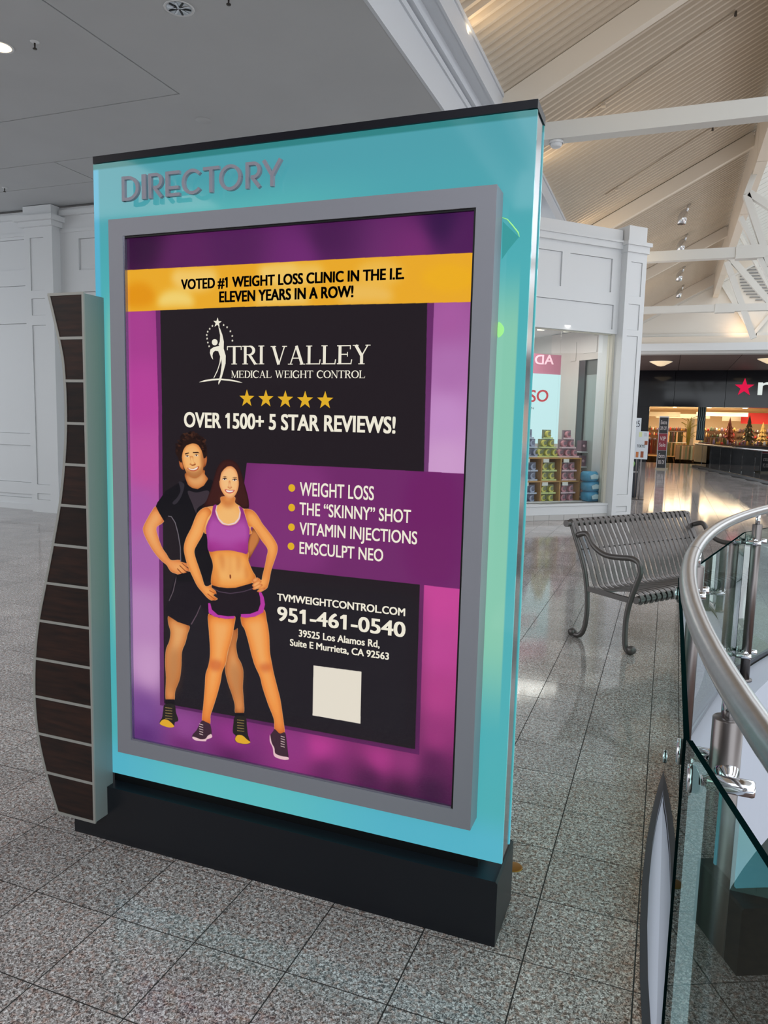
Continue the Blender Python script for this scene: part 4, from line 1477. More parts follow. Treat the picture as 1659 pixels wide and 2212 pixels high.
def tealmat():
    m = bpy.data.materials.new('backlit teal glass')
    m.use_nodes = True
    nt = m.node_tree
    b = nt.nodes['Principled BSDF']
    g = nt.nodes.new('ShaderNodeNewGeometry')
    sp_ = nt.nodes.new('ShaderNodeSeparateXYZ')
    L = nt.links.new
    L(g.outputs['Position'], sp_.inputs[0])

    def rng(src, a, b_, lo=0.0, hi=1.0):
        r = nt.nodes.new('ShaderNodeMapRange')
        r.interpolation_type = 'SMOOTHSTEP'
        r.inputs['From Min'].default_value = a; r.inputs['From Max'].default_value = b_
        r.inputs['To Min'].default_value = lo; r.inputs['To Max'].default_value = hi
        L(src, r.inputs['Value'])
        return r.outputs[0]

    def mul(a, b_):
        n = nt.nodes.new('ShaderNodeMath'); n.operation = 'MULTIPLY'
        L(a, n.inputs[0]); L(b_, n.inputs[1])
        return n.outputs[0]

    def mix(f, a, b_):
        n = nt.nodes.new('ShaderNodeMix'); n.data_type = 'RGBA'
        L(f, n.inputs[0])
        for i, c in ((6, a), (7, b_)):
            if isinstance(c, tuple): n.inputs[i].default_value = (*lin(c), 1)
            else: L(c, n.inputs[i])
        return n.outputs[2]
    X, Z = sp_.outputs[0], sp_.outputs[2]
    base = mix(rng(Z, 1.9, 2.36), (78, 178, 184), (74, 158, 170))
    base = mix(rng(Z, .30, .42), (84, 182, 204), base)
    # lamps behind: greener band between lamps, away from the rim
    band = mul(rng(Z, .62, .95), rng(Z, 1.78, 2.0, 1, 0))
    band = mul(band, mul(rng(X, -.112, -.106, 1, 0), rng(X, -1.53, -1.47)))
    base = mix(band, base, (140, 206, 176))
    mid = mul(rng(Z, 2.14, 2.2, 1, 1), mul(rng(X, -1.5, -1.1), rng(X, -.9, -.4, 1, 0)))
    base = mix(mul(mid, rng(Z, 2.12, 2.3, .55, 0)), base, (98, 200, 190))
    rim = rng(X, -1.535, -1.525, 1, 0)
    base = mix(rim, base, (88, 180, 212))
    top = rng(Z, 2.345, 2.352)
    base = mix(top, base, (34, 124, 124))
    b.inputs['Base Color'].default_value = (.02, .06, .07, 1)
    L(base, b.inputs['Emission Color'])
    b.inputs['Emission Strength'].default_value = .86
    b.inputs['Roughness'].default_value = .06
    return m


TEAL = tealmat()
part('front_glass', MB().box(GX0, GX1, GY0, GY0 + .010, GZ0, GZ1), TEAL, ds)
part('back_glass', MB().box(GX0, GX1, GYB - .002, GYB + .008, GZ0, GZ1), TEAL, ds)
part('edge_trim', MB().box(GX1 - .03, GX1 - .003, GY0 + .0105, GYB - .0025, GZ0 + .002, GZ1), mat('satin chrome', (196, 198, 204), .16, 1.0), ds)
part('edge_trim', MB().box(GX0 + .003, GX0 + .03, GY0 + .0105, GYB - .0025, GZ0 + .002, GZ1), mat('satin chrome', (196, 198, 204), .16, 1.0), ds)
# silver frame
m = MB()
for b_ in ((FX0, IX0, FZ0, FZ1), (IX1, FX1, FZ0, FZ1), (IX0, IX1, FZ0, IZ0), (IX0, IX1, IZ1, FZ1)):
    m.box(b_[0], b_[1], FY, GY0 - .0005, b_[2], b_[3])
frm = part('frame', m, SILV, ds)
BEAD = mat('bright bead', (168, 172, 190), .18, .9)
part('bead', MB().box(IX0 + .0002, IX0 + .006, FY + .002, FY + .012, IZ0, IZ1), BEAD, frm)
part('bead', MB().box(IX0 + .006, IX1 - .006, FY + .002, FY + .012, IZ0 + .0002, IZ0 + .006), BEAD, frm)
part('gasket', MB().box(IX0 + .006, IX1 - .0002, FY + .004, FY + .014, IZ1 - .006, IZ1 - .0002), BLACK, frm)
part('gasket', MB().box(IX1 - .006, IX1 - .0002, FY + .004, FY + .014, IZ0, IZ1 - .006), BLACK, frm)
YP = FY + .020

# ---------------- poster print (flat, backlit), rasterised here from traced outlines
PWm, PHm = IX1 - IX0, IZ1 - IZ0
RW, RH = int(PWm * 1000), int(PHm * 1000)


def w2r(u, v):
    p = at_y(u, v, YP)
    return (p.x - IX0) * 1000.0, (IZ1 - p.z) * 1000.0


def blur(a, r):
    r = max(1, int(r))
    for _ in range(2):
        for ax in (0, 1):
            p = np.pad(a, [(r + 1, r) if k == ax else (0, 0) for k in range(a.ndim)], mode='edge')
            c = np.cumsum(p, axis=ax)
            a = (np.take(c, range(2 * r + 1, c.shape[ax]), axis=ax) - np.take(c, range(0, c.shape[ax] - 2 * r - 1), axis=ax)) / (2 * r + 1)
    return a


IMG = np.zeros((RH, RW, 3), np.float32)


def pmask(pts):
    """even-odd mask (2x2 AA) of polygon in raster px; returns bbox and mask"""
    P = np.array(pts, np.float32)
    x0 = max(int(P[:, 0].min()) - 2, 0); x1 = min(int(P[:, 0].max()) + 3, RW)
    y0 = max(int(P[:, 1].min()) - 2, 0); y1 = min(int(P[:, 1].max()) + 3, RH)
    if x1 <= x0 or y1 <= y0: return None
    acc = np.zeros((y1 - y0, x1 - x0), np.float32)
    for oy in (.25, .75):
        yy = np.arange(y0, y1) + oy
        for ox in (.25, .75):
            xx = np.arange(x0, x1) + ox
            ins = np.zeros((y1 - y0, x1 - x0), bool)
            for (xa_, ya_), (xb_, yb_) in zip(P, np.roll(P, -1, 0)):
                if ya_ == yb_: continue
                rows = (ya_ > yy) != (yb_ > yy)
                if not rows.any(): continue
                xi = xa_ + (yy[rows] - ya_) * (xb_ - xa_) / (yb_ - ya_)
                ins[rows] ^= xx[None, :] < xi[:, None]
            acc += ins
    return x0, y0, x1, y1, acc / 4


def paint(pts, c, smooth=True, edge=None, soft=0, alpha=1.0, raw=False, clip=None):
    """fill; with edge colour the centre is lit c and the border falls to edge (as printed shading)"""
    P = pts if raw else [w2r(*p) for p in pts]
    if smooth: P = [tuple(q) for q in catmull(P, 5, True)]
    r = pmask(P)
    if r is None: return
    x0, y0, x1, y1, mk = r
    cc = np.array(c, np.float32)
    if edge is not None:
        rad = soft or 14
        pad = rad * 2 + 2
        big = np.pad(mk, pad)
        b = blur(big, rad)[pad:-pad, pad:-pad]
        t = np.clip((b - .36) / .40, 0, 1)[..., None]
        col = np.array(edge, np.float32) * (1 - t) + cc * t
        hi = np.clip((b - .80) / .2, 0, 1)[..., None] * .35
        col = col * (1 - hi) + np.array((255, 214, 150), np.float32) * hi if cc[0] > 215 and cc[2] < 140 else col
        if rad >= 15 and cc[2] < 140:      # light rim round arms and legs, as printed
            b2 = blur(big, 2)[pad:-pad, pad:-pad]
            rm = (np.clip((.80 - b2) * 6, 0, 1) * .6)[..., None]
            col = col * (1 - rm) + np.array((255, 222, 168), np.float32) * rm
    else:
        col = cc
        if soft:
            pad = soft * 2 + 2
            X0, Y0, X1, Y1 = max(x0 - pad, 0), max(y0 - pad, 0), min(x1 + pad, RW), min(y1 + pad, RH)
            big = np.zeros((Y1 - Y0, X1 - X0), np.float32)
            big[y0 - Y0:y1 - Y0, x0 - X0:x1 - X0] = mk
            mk = blur(big, soft); x0, y0, x1, y1 = X0, Y0, X1, Y1
    if clip is not None:
        full = np.zeros((RH, RW), np.float32)
        q0, q1, q2, q3, mc = pmask([w2r(*p) for p in clip])
        full[q1:q3, q0:q2] = mc
        mk = mk * full[y0:y1, x0:x1]
    a = (mk * alpha)[..., None]
    IMG[y0:y1, x0:x1] = IMG[y0:y1, x0:x1] * (1 - a) + col * a


# background: colour field through control points
ctrl = [(300, 530, 58, 22, 62), (500, 520, 88, 34, 92), (700, 500, 78, 30, 84), (950, 480, 60, 24, 76), (400, 570, 96, 36, 96), (650, 560, 116, 44, 118), (900, 535, 122, 46, 116), (1000, 520, 84, 32, 92),
        (300, 700, 176, 66, 150), (305, 850, 190, 70, 160), (310, 1000, 196, 84, 164), (300, 1100, 180, 92, 172), (310, 1200, 176, 106, 178), (310, 1330, 194, 140, 196), (320, 1440, 206, 158, 206), (310, 1540, 126, 78, 150), (310, 1590, 98, 50, 122),
        (970, 680, 176, 96, 168), (970, 800, 184, 118, 184), (960, 900, 204, 148, 208), (960, 1000, 214, 164, 214), (950, 1290, 208, 74, 158), (950, 1400, 198, 74, 154), (945, 1500, 186, 68, 142), (940, 1590, 160, 58, 126), (935, 1650, 96, 36, 86), (930, 1710, 66, 28, 66),
        (400, 1570, 150, 74, 150), (400, 1620, 112, 44, 110), (500, 1590, 150, 56, 138), (500, 1640, 96, 36, 92), (690, 1610, 190, 64, 150), (640, 1600, 150, 56, 132), (700, 1670, 110, 40, 98), (820, 1635, 176, 60, 138), (800, 1690, 84, 32, 78), (880, 1640, 150, 56, 122), (860, 1720, 70, 28, 66)]
cp = np.array([w2r(a, b) for a, b, *_ in ctrl]); cc_ = np.array([c[2:] for c in ctrl], float)
gy, gx = np.mgrid[0:RH:16, 0:RW:16]
d2_ = ((gx[..., None] - cp[:, 0]) ** 2 * 1.6 + (gy[..., None] - cp[:, 1]) ** 2) + 260.0
wt = 1 / d2_ ** 1.6
fld = (wt[..., None] * cc_).sum(2) / wt.sum(2)[..., None]
iy = np.clip(np.arange(RH) / 16, 0, fld.shape[0] - 1.001); ix = np.clip(np.arange(RW) / 16, 0, fld.shape[1] - 1.001)
y0i = iy.astype(int); x0i = ix.astype(int); fy_ = (iy - y0i)[:, None, None]; fx_ = (ix - x0i)[None, :, None]
IMG[:] = (fld[y0i][:, x0i] * (1 - fy_) * (1 - fx_) + fld[y0i + 1][:, x0i] * fy_ * (1 - fx_) + fld[y0i][:, x0i + 1] * (1 - fy_) * fx_ + fld[y0i + 1][:, x0i + 1] * fy_ * fx_)
IMG[:] = blur(IMG, 10)
# dark panel with translucent margin
paint([(336, 660), (938, 640), (925, 1025), (916, 1260), (905.4, 1630), (345.6, 1523), (342, 880)], (92, 34, 92), False, alpha=.78)
paint([(346, 660), (923, 640), (915.6, 1020), (906.6, 1264), (896.4, 1618), (354.7, 1519), (350, 880)], (36, 29, 35), False)
paint([(380, 1240), (900, 1290), (893, 1610), (360, 1515)], (34, 32, 40), False, soft=30, alpha=.6)
GOLD = [(262, 584), (520, 571), (800, 556), (1036, 545), (1032, 652), (800, 657), (520, 663), (262, 674)]
VIO = [(533, 999.5), (760, 1010), (1010, 1023.5), (1003, 1273), (760, 1247), (540, 1223), (520, 1100)]
# gold banner with lamp hot spots
paint([(262, 584), (520, 571), (800, 556), (1036, 545), (1032, 652), (800, 657), (520, 663), (262, 674)], (246, 178, 44), False)
for u, v, r_, c in ((420, 600, 50, (255, 214, 120)), (600, 585, 42, (255, 220, 130)), (640, 590, 60, (252, 206, 100)), (380, 655, 40, (255, 226, 130)), (610, 655, 60, (252, 214, 120)), (790, 640, 60, (250, 200, 100)), (820, 590, 50, (250, 196, 84)), (300, 640, 34, (238, 152, 16)), (970, 600, 60, (250, 184, 34))):
    P = [(u + r_ * math.cos(t_ * .628), v + min(r_, 30) * math.sin(t_ * .628)) for t_ in range(10)]
    P = [(a, min(max(b, 588 - (a - 270) * .046), 664 - (a - 270) * .02)) for a, b in P]
    paint(P, c, True, soft=12, alpha=.85, clip=GOLD)
# violet banner
paint([(533, 999.5), (760, 1010), (1010, 1023.5), (1003, 1273), (760, 1247), (540, 1223), (520, 1100)], (118, 44, 110), False)
paint([(545, 1010), (700, 1018), (700, 1225), (560, 1215)], (140, 56, 130), True, soft=24, alpha=.6, clip=VIO)
paint([(880, 1030), (985, 1035), (980, 1255), (880, 1240)], (116, 30, 104), True, soft=20, alpha=.6, clip=VIO)

ZK = 4.1475
A_ = lambda L_: [(280 + a / ZK, 880 + b / ZK) for a, b in L_]
B0 = lambda L_: [(280 + a / ZK, 1220 + b / ZK) for a, b in L_]
SK, SKE = (250, 176, 100), (196, 104, 44)      # lit skin / skin at the outline
DK = (26, 22, 28)
# man
paint(B0([(350, 455), (345, 520), (365, 600), (355, 680), (325, 760), (318, 880), (325, 1010), (325, 1215), (398, 1215), (410, 1130), (450, 1020), (465, 900), (470, 780), (500, 700), (520, 620), (535, 545), (430, 500)]), (226, 148, 84), edge=(176, 96, 46), soft=16)
paint(B0([(925, 560), (965, 560), (968, 640), (955, 720), (970, 820), (1000, 880), (1020, 960), (1015, 1100), (1022, 1200), (1022, 1330), (948, 1330), (940, 1250), (915, 1160), (880, 1060), (855, 950), (860, 880), (880, 780)]), (222, 142, 80), edge=(160, 84, 40), soft=16)
for L_ in ([(370, 760), (440, 770), (430, 1100), (350, 1120), (345, 900)], [(900, 900), (985, 930), (990, 1180), (940, 1180)]):
    paint(B0(L_), (150, 84, 44), soft=16, alpha=.45)
paint(B0([(322, 1205), (400, 1205), (405, 1270), (322, 1270)]), DK, False)
paint(B0([(946, 1326), (1027, 1326), (1032, 1380), (946, 1380)]), DK, False)
for L_, tl in (([(315, 1250), (400, 1250), (415, 1320), (435, 1380), (430, 1400), (405, 1410), (395, 1450), (350, 1455), (300, 1440), (272, 1425), (272, 1400), (290, 1370), (300, 1310)], [(272, 1412), (300, 1385), (340, 1388), (385, 1425), (397, 1450), (350, 1456), (280, 1432)]),
               ([(945, 1360), (1035, 1360), (1050, 1440), (1060, 1520), (1080, 1590), (1050, 1605), (990, 1600), (945, 1575), (950, 1530), (925, 1500), (930, 1420)], [(945, 1562), (965, 1525), (1010, 1528), (1050, 1562), (1082, 1590), (1040, 1604), (970, 1592)])):
    paint(B0(L_), (40, 36, 34)); paint(B0(tl), (232, 176, 50))
    cx_ = sum(p[0] for p in L_) / len(L_); y0_ = min(p[1] for p in L_)
    for q in range(5):
        yq = y0_ + 25 + q * 24
        paint(B0([(cx_ - 34, yq), (cx_ + 30, yq + 8), (cx_ + 30, yq + 13), (cx_ - 34, yq + 6)]), (176, 146, 84), False)
paint(B0([(415, 60), (345, 320), (318, 400), (345, 455), (430, 510), (535, 545), (590, 450), (635, 360), (700, 480), (712, 300), (745, 100), (745, 0), (430, 0)]), (30, 25, 33), False)
paint(B0([(925, 575), (962, 568), (985, 540), (998, 480), (985, 425), (945, 425)]), (30, 25, 33))
paint(B0([(635, 358), (600, 440), (548, 530), (556, 536), (606, 446), (640, 364)]), (104, 84, 96), False)
paint(B0([(418, 100), (385, 240), (350, 320), (355, 326), (392, 242), (424, 104)]), (110, 96, 104), False)
paint(A_([(1105, 1080), (1130, 1100), (1165, 1160), (1160, 1200), (1110, 1290), (1065, 1370), (1055, 1340), (1060, 1250), (1070, 1180)]), (206, 128, 70), edge=(130, 66, 34), soft=10)
paint(A_([(505, 585), (505, 650), (530, 700), (600, 735), (660, 710), (705, 650), (675, 600), (660, 560)]), (224, 146, 84), edge=(170, 92, 44), soft=12)
paint(A_([(235, 885), (190, 940), (150, 1010), (125, 1060), (118, 1090), (130, 1140), (170, 1220), (220, 1300), (280, 1370), (330, 1412), (350, 1445), (375, 1475), (420, 1492), (470, 1515), (485, 1505), (470, 1482), (520, 1502), (527, 1488), (500, 1462), (540, 1472), (537, 1450), (505, 1425), (528, 1428), (520, 1400), (450, 1365), (370, 1365), (330, 1310), (290, 1250), (260, 1170), (240, 1080), (290, 1040), (310, 1010), (280, 940)]), (244, 160, 92), edge=(206, 108, 58), soft=16)
for L_ in ([(430, 1440), (484, 1500), (478, 1504), (424, 1446)], [(450, 1412), (524, 1484), (518, 1488), (445, 1418)], [(470, 1392), (534, 1444), (528, 1448), (466, 1397)]):
    paint(A_(L_), (150, 76, 40), False)
paint(A_([(505, 650), (450, 672), (400, 700), (320, 750), (280, 810), (250, 850), (235, 885), (265, 945), (310, 1020), (345, 975), (372, 980), (405, 1030), (430, 1130), (450, 1250), (455, 1380), (530, 1400), (545, 1470), (420, 1500), (415, 1560), (745, 1560), (745, 655), (705, 640), (665, 700), (610, 732), (560, 722), (525, 700)]), (22, 20, 26), False)
paint(A_([(520, 750), (600, 762), (705, 745), (700, 830), (610, 900), (595, 945), (560, 860)]), (62, 52, 60))
paint(A_([(440, 665), (490, 690), (470, 780), (430, 850), (398, 870), (385, 850), (430, 800), (455, 740)]), (52, 48, 56))
paint(A_([(345, 978), (372, 982), (405, 1035), (430, 1130), (450, 1250), (454, 1380), (462, 1380), (458, 1250), (438, 1128), (412, 1030), (376, 974), (345, 970)]), (120, 112, 120), False)
paint(A_([(443, 478), (462, 470), (486, 552), (468, 552), (450, 525)]), (214, 124, 70), edge=(160, 80, 40), soft=6)
paint(A_([(663, 452), (690, 432), (692, 480), (680, 522), (662, 530)]), (204, 118, 66), edge=(150, 76, 38), soft=6)
paint(A_([(470, 400), (485, 360), (520, 325), (570, 315), (612, 335), (642, 380), (657, 430), (664, 480), (660, 540), (645, 592), (620, 620), (590, 634), (555, 628), (520, 602), (495, 555), (478, 510), (468, 450)]), (252, 182, 110), edge=(208, 120, 60), soft=14)
paint(A_([(498, 560), (530, 560), (560, 572), (600, 568), (640, 540), (655, 530), (645, 592), (620, 622), (590, 636), (555, 630), (520, 604)]), (146, 84, 46), soft=5, alpha=.55)
paint(A_([(640, 400), (662, 440), (664, 520), (650, 560), (640, 480)]), (150, 84, 44), soft=5, alpha=.6)
paint(A_([(410, 390), (418, 345), (448, 300), (478, 262), (508, 236), (520, 250), (545, 222), (560, 240), (600, 238), (640, 262), (668, 300), (690, 350), (694, 400), (690, 435), (668, 455), (660, 420), (640, 372), (612, 335), (570, 322), (535, 330), (505, 345), (480, 385), (468, 440), (466, 492), (446, 480), (430, 440), (414, 415)]), (40, 22, 18))
rh_ = random.Random(11)
for q in range(110):      # curls
    an = math.radians(-10 + 200 * rh_.random()); rr_ = .72 + .36 * rh_.random()
    hx = 555 + 132 * rr_ * math.cos(an); hy = 372 - 138 * rr_ * math.sin(an)
    if hy > 330 and 480 < hx < 640: continue
    k_ = 7 + 9 * rh_.random()
    cc3 = ((38, 20, 18), (26, 14, 14), (78, 44, 30), (58, 32, 24))[rh_.randrange(4)]
    paint(A_([(hx + k_ * math.cos(w * 1.256), hy + k_ * .8 * math.sin(w * 1.256)) for w in range(5)]), cc3, alpha=.85)
paint(A_([(496, 412), (530, 404), (532, 411), (497, 422)]), (50, 26, 18), False); paint(A_([(566, 400), (612, 398), (626, 410), (568, 410)]), (50, 26, 18), False)
for ex, ey in ((516, 437), (598, 429)):
    paint(A_([(ex - 17, ey + 3), (ex, ey - 7), (ex + 17, ey + 3), (ex, ey + 8)]), (246, 226, 206)); paint(A_([(ex - 6, ey), (ex, ey - 6), (ex + 6, ey), (ex, ey + 6)]), (44, 24, 18))
    paint(A_([(ex - 20, ey + 1), (ex, ey - 11), (ex + 20, ey + 1), (ex, ey - 7)]), (70, 34, 22))
paint(A_([(540, 440), (548, 490), (536, 510), (560, 518), (590, 512), (590, 500), (572, 480), (568, 440)]), (255, 196, 124), edge=(214, 128, 70), soft=5)
paint(A_([(545, 508), (560, 514), (590, 508), (588, 516), (560, 522)]), (150, 76, 40))
paint(A_([(516, 540), (565, 548), (620, 526), (612, 556), (575, 572), (540, 564)]), (196, 92, 60)); paint(A_([(526, 543), (567, 551), (610, 533), (602, 552), (573, 562), (542, 557)]), (255, 246, 232))
# woman
paint(A_([(880, 465), (930, 478), (975, 520), (1005, 600), (1030, 690), (1055, 780), (1068, 850), (1065, 905), (1035, 912), (985, 884), (940, 852), (820, 850), (780, 877), (720, 890), (650, 892), (690, 830), (720, 750), (745, 670), (765, 600), (790, 530), (830, 482)]), (66, 30, 28), edge=(40, 18, 20), soft=12)
paint(B0([(705, 440), (790, 460), (870, 470), (945, 460), (935, 560), (910, 680), (880, 780), (862, 880), (830, 960), (815, 1050), (780, 1180), (745, 1290), (725, 1350), (718, 1430), (650, 1405), (660, 1250), (672, 1100), (680, 980), (705, 900), (718, 820), (718, 720), (710, 600)]), (250, 158, 78), edge=(214, 108, 44), soft=20)
paint(B0([(998, 455), (1060, 462), (1130, 450), (1205, 400), (1230, 500), (1250, 620), (1258, 780), (1275, 880), (1290, 960), (1320, 1080), (1350, 1200), (1370, 1330), (1385, 1440), (1388, 1505), (1345, 1515), (1300, 1485), (1290, 1380), (1240, 1250), (1190, 1100), (1165, 1000), (1120, 900), (1090, 800), (1060, 680), (1030, 580), (1002, 530)]), (250, 158, 78), edge=(212, 106, 44), soft=20)
for L_ in ([(720, 860), (780, 850), (830, 880), (815, 940), (760, 950), (722, 925)], [(1165, 900), (1220, 880), (1265, 890), (1270, 940), (1210, 960), (1180, 945)]):
    paint(B0(L_), (206, 92, 50), soft=7, alpha=.55)
for L_, so in (([(650, 1395), (690, 1410), (722, 1430), (735, 1500), (730, 1545), (690, 1560), (680, 1578), (620, 1575), (565, 1550), (565, 1520), (600, 1480), (625, 1430)], [(565, 1538), (600, 1548), (640, 1562), (680, 1556), (700, 1530), (730, 1515), (737, 1545), (690, 1565), (680, 1580), (600, 1574), (566, 1556)]),
               ([(1300, 1470), (1345, 1510), (1390, 1500), (1405, 1560), (1415, 1650), (1421, 1740), (1370, 1742), (1300, 1712), (1285, 1640), (1260, 1580), (1258, 1530), (1285, 1490)], [(1258, 1518), (1272, 1590), (1297, 1640), (1306, 1688), (1360, 1712), (1419, 1722), (1421, 1744), (1370, 1744), (1296, 1714), (1282, 1640), (1256, 1580)])):
    paint(B0(L_), (66, 42, 56)); paint(B0(so), (240, 200, 206))
for cx_, y0_ in ((645, 1420), (1375, 1530)):
    for q in range(5):
        yq = y0_ + q * 22
        paint(B0([(cx_ - 22, yq), (cx_ + 14, yq + 12), (cx_ + 14, yq + 18), (cx_ - 22, yq + 7)]), (232, 210, 204), False)
paint(A_([(710, 1270), (800, 1270), (900, 1270), (1055, 1290), (1065, 1370), (1100, 1460), (1132, 1520), (1110, 1570), (1040, 1600), (950, 1622), (880, 1628), (800, 1610), (735, 1590), (730, 1520), (745, 1440), (740, 1380)]), (250, 168, 84), edge=(212, 112, 44), soft=22)
for L_ in ([(800, 1310), (840, 1330), (850, 1400), (835, 1470), (815, 1400)], [(960, 1310), (985, 1340), (990, 1420), (965, 1480), (962, 1400)], [(893, 1320), (902, 1320), (903, 1490), (893, 1490)], [(760, 1420), (790, 1500), (800, 1580), (770, 1540)], [(1040, 1400), (1070, 1480), (1060, 1560), (1035, 1500)]):
    paint(A_(L_), (206, 106, 42), soft=8, alpha=.5)
paint(A_([(895, 1500), (906, 1500), (908, 1528), (898, 1530)]), (130, 56, 26))
paint(A_([(722, 885), (660, 905), (640, 960), (668, 1060), (700, 1140), (1065, 1140), (1085, 1080), (1110, 1000), (1080, 915), (1020, 905), (985, 880), (945, 850), (940, 800), (820, 800), (815, 850), (780, 880)]), (252, 182, 104), edge=(222, 128, 62), soft=18)
paint(A_([(820, 800), (850, 812), (895, 828), (935, 806), (944, 850), (930, 880), (880, 900), (830, 870)]), (196, 100, 46), soft=7, alpha=.6)
paint(A_([(700, 893), (650, 905), (610, 942), (585, 990), (550, 1080), (505, 1170), (485, 1250), (492, 1320), (520, 1420), (560, 1510), (605, 1600), (650, 1655), (700, 1710), (745, 1732), (790, 1715), (752, 1682), (782, 1662), (768, 1640), (736, 1612), (734, 1585), (700, 1600), (672, 1590), (650, 1520), (620, 1430), (590, 1340), (582, 1280), (610, 1220), (650, 1150), (676, 1075), (700, 1000), (735, 940)]), (252, 170, 92), edge=(216, 114, 50), soft=17)
paint(A_([(1025, 912), (1080, 912), (1120, 935), (1155, 980), (1190, 1040), (1230, 1090), (1290, 1170), (1325, 1240), (1322, 1300), (1300, 1370), (1270, 1460), (1255, 1540), (1240, 1600), (1225, 1625), (1170, 1655), (1145, 1640), (1160, 1625), (1110, 1628), (1100, 1610), (1140, 1585), (1098, 1572), (1100, 1550), (1125, 1528), (1150, 1525), (1180, 1545), (1190, 1500), (1210, 1420), (1225, 1340), (1235, 1270), (1180, 1190), (1130, 1110), (1100, 1072), (1065, 1065), (1040, 980)]), (252, 170, 92), edge=(216, 114, 50), soft=17)
paint(A_([(750, 880), (780, 875), (768, 930), (792, 1000), (830, 1045), (890, 1057), (950, 1042), (985, 1000), (996, 940), (980, 888), (1012, 905), (1035, 970), (1060, 1050), (1075, 1100), (1062, 1200), (1056, 1306), (1000, 1300), (900, 1280), (800, 1282), (708, 1286), (695, 1180), (684, 1090), (700, 1030), (733, 960)]), (184, 84, 172), edge=(150, 52, 136), soft=20)
paint(A_([(700, 1200), (880, 1240), (1060, 1200), (1055, 1300), (900, 1276), (710, 1282)]), (160, 34, 128), soft=14, alpha=.7, clip=A_([(710, 1150), (1062, 1150), (1055, 1304), (900, 1279), (710, 1284)]))
neck = [(778, 880), (768, 930), (792, 1000), (832, 1043), (890, 1055), (948, 1040), (984, 998), (994, 940), (980, 888)]
inner = [(a + (8 if a < 885 else -8), b - 9) for a, b in reversed(neck)]
paint(A_(neck + inner), (240, 214, 226), False)
paint(B0([(735, 180), (800, 200), (880, 208), (950, 205), (1040, 180), (1100, 162), (1130, 230), (1180, 250), (1200, 290), (1212, 350), (1195, 420), (1130, 457), (1060, 472), (1000, 467), (990, 428), (950, 425), (938, 474), (890, 484), (800, 474), (720, 444), (703, 400), (703, 330), (745, 318), (790, 318), (786, 290), (775, 240)]), (34, 26, 34), False)
paint(B0([(703, 342), (722, 342), (737, 400), (792, 448), (880, 460), (941, 457), (938, 480), (860, 484), (760, 464), (708, 430)]), (190, 60, 168), False)
paint(B0([(1155, 240), (1182, 247), (1202, 290), (1213, 355), (1196, 426), (1120, 464), (1040, 474), (998, 467), (996, 440), (1080, 438), (1150, 412), (1172, 350), (1168, 290)]), (190, 60, 168), False)
paint(B0([(745, 205), (800, 235), (900, 252), (1020, 235), (1125, 200), (1127, 208), (1020, 243), (900, 260), (800, 244), (748, 214)]), (84, 66, 84), False)
for L_ in ([(1100, 130), (1150, 118), (1165, 128), (1112, 158)], [(1098, 178), (1160, 140), (1180, 155), (1120, 200)], [(1100, 208), (1165, 170), (1190, 185), (1125, 222)], [(1140, 236), (1200, 205), (1215, 215), (1170, 244)]):
    paint(B0(L_), (252, 178, 110), edge=(214, 116, 60), soft=5)
for L_ in ([(700, 255), (770, 310), (766, 314), (695, 262)], [(715, 225), (780, 260), (777, 265), (712, 232)]):
    paint(B0(L_), (186, 92, 44), False)
paint(A_([(882, 528), (920, 530), (955, 565), (972, 620), (978, 690), (965, 750), (935, 800), (895, 820), (860, 800), (825, 750), (805, 690), (808, 620), (830, 570), (860, 540)]), (255, 192, 130), edge=(226, 140, 82), soft=12)
paint(A_([(880, 500), (850, 545), (820, 590), (806, 660), (800, 600), (830, 540)]), (60, 28, 26)); paint(A_([(884, 500), (930, 530), (965, 580), (978, 660), (990, 600), (950, 520)]), (60, 28, 26))
for ex, ey in ((851, 643), (941, 650)):
    paint(A_([(ex - 22, ey - 18), (ex + 2, ey - 26), (ex + 24, ey - 18), (ex, ey - 21)]), (60, 28, 22))
    paint(A_([(ex - 19, ey + 1), (ex, ey - 9), (ex + 19, ey + 1), (ex, ey + 9)]), (248, 232, 220)); paint(A_([(ex - 7, ey), (ex, ey - 7), (ex + 7, ey), (ex, ey + 7)]), (50, 26, 20))
    paint(A_([(ex - 24, ey), (ex - 6, ey - 12), (ex + 10, ey - 12), (ex + 24, ey), (ex, ey - 6)]), (40, 18, 16))
paint(A_([(888, 660), (884, 700), (876, 715), (898, 722), (918, 716), (908, 700), (902, 660)]), (255, 204, 146), edge=(228, 146, 92), soft=5)
paint(A_([(878, 714), (898, 722), (918, 715), (898, 727)]), (176, 90, 56))
paint(A_([(852, 735), (895, 738), (940, 740), (925, 762), (893, 770), (866, 760)]), (206, 92, 84)); paint(A_([(862, 741), (895, 744), (930, 745), (918, 756), (893, 760), (872, 755)]), (255, 248, 238))

paint([(677, 1437), (781, 1450.5), (778.5, 1563), (675, 1545)], (240, 232, 216), False)

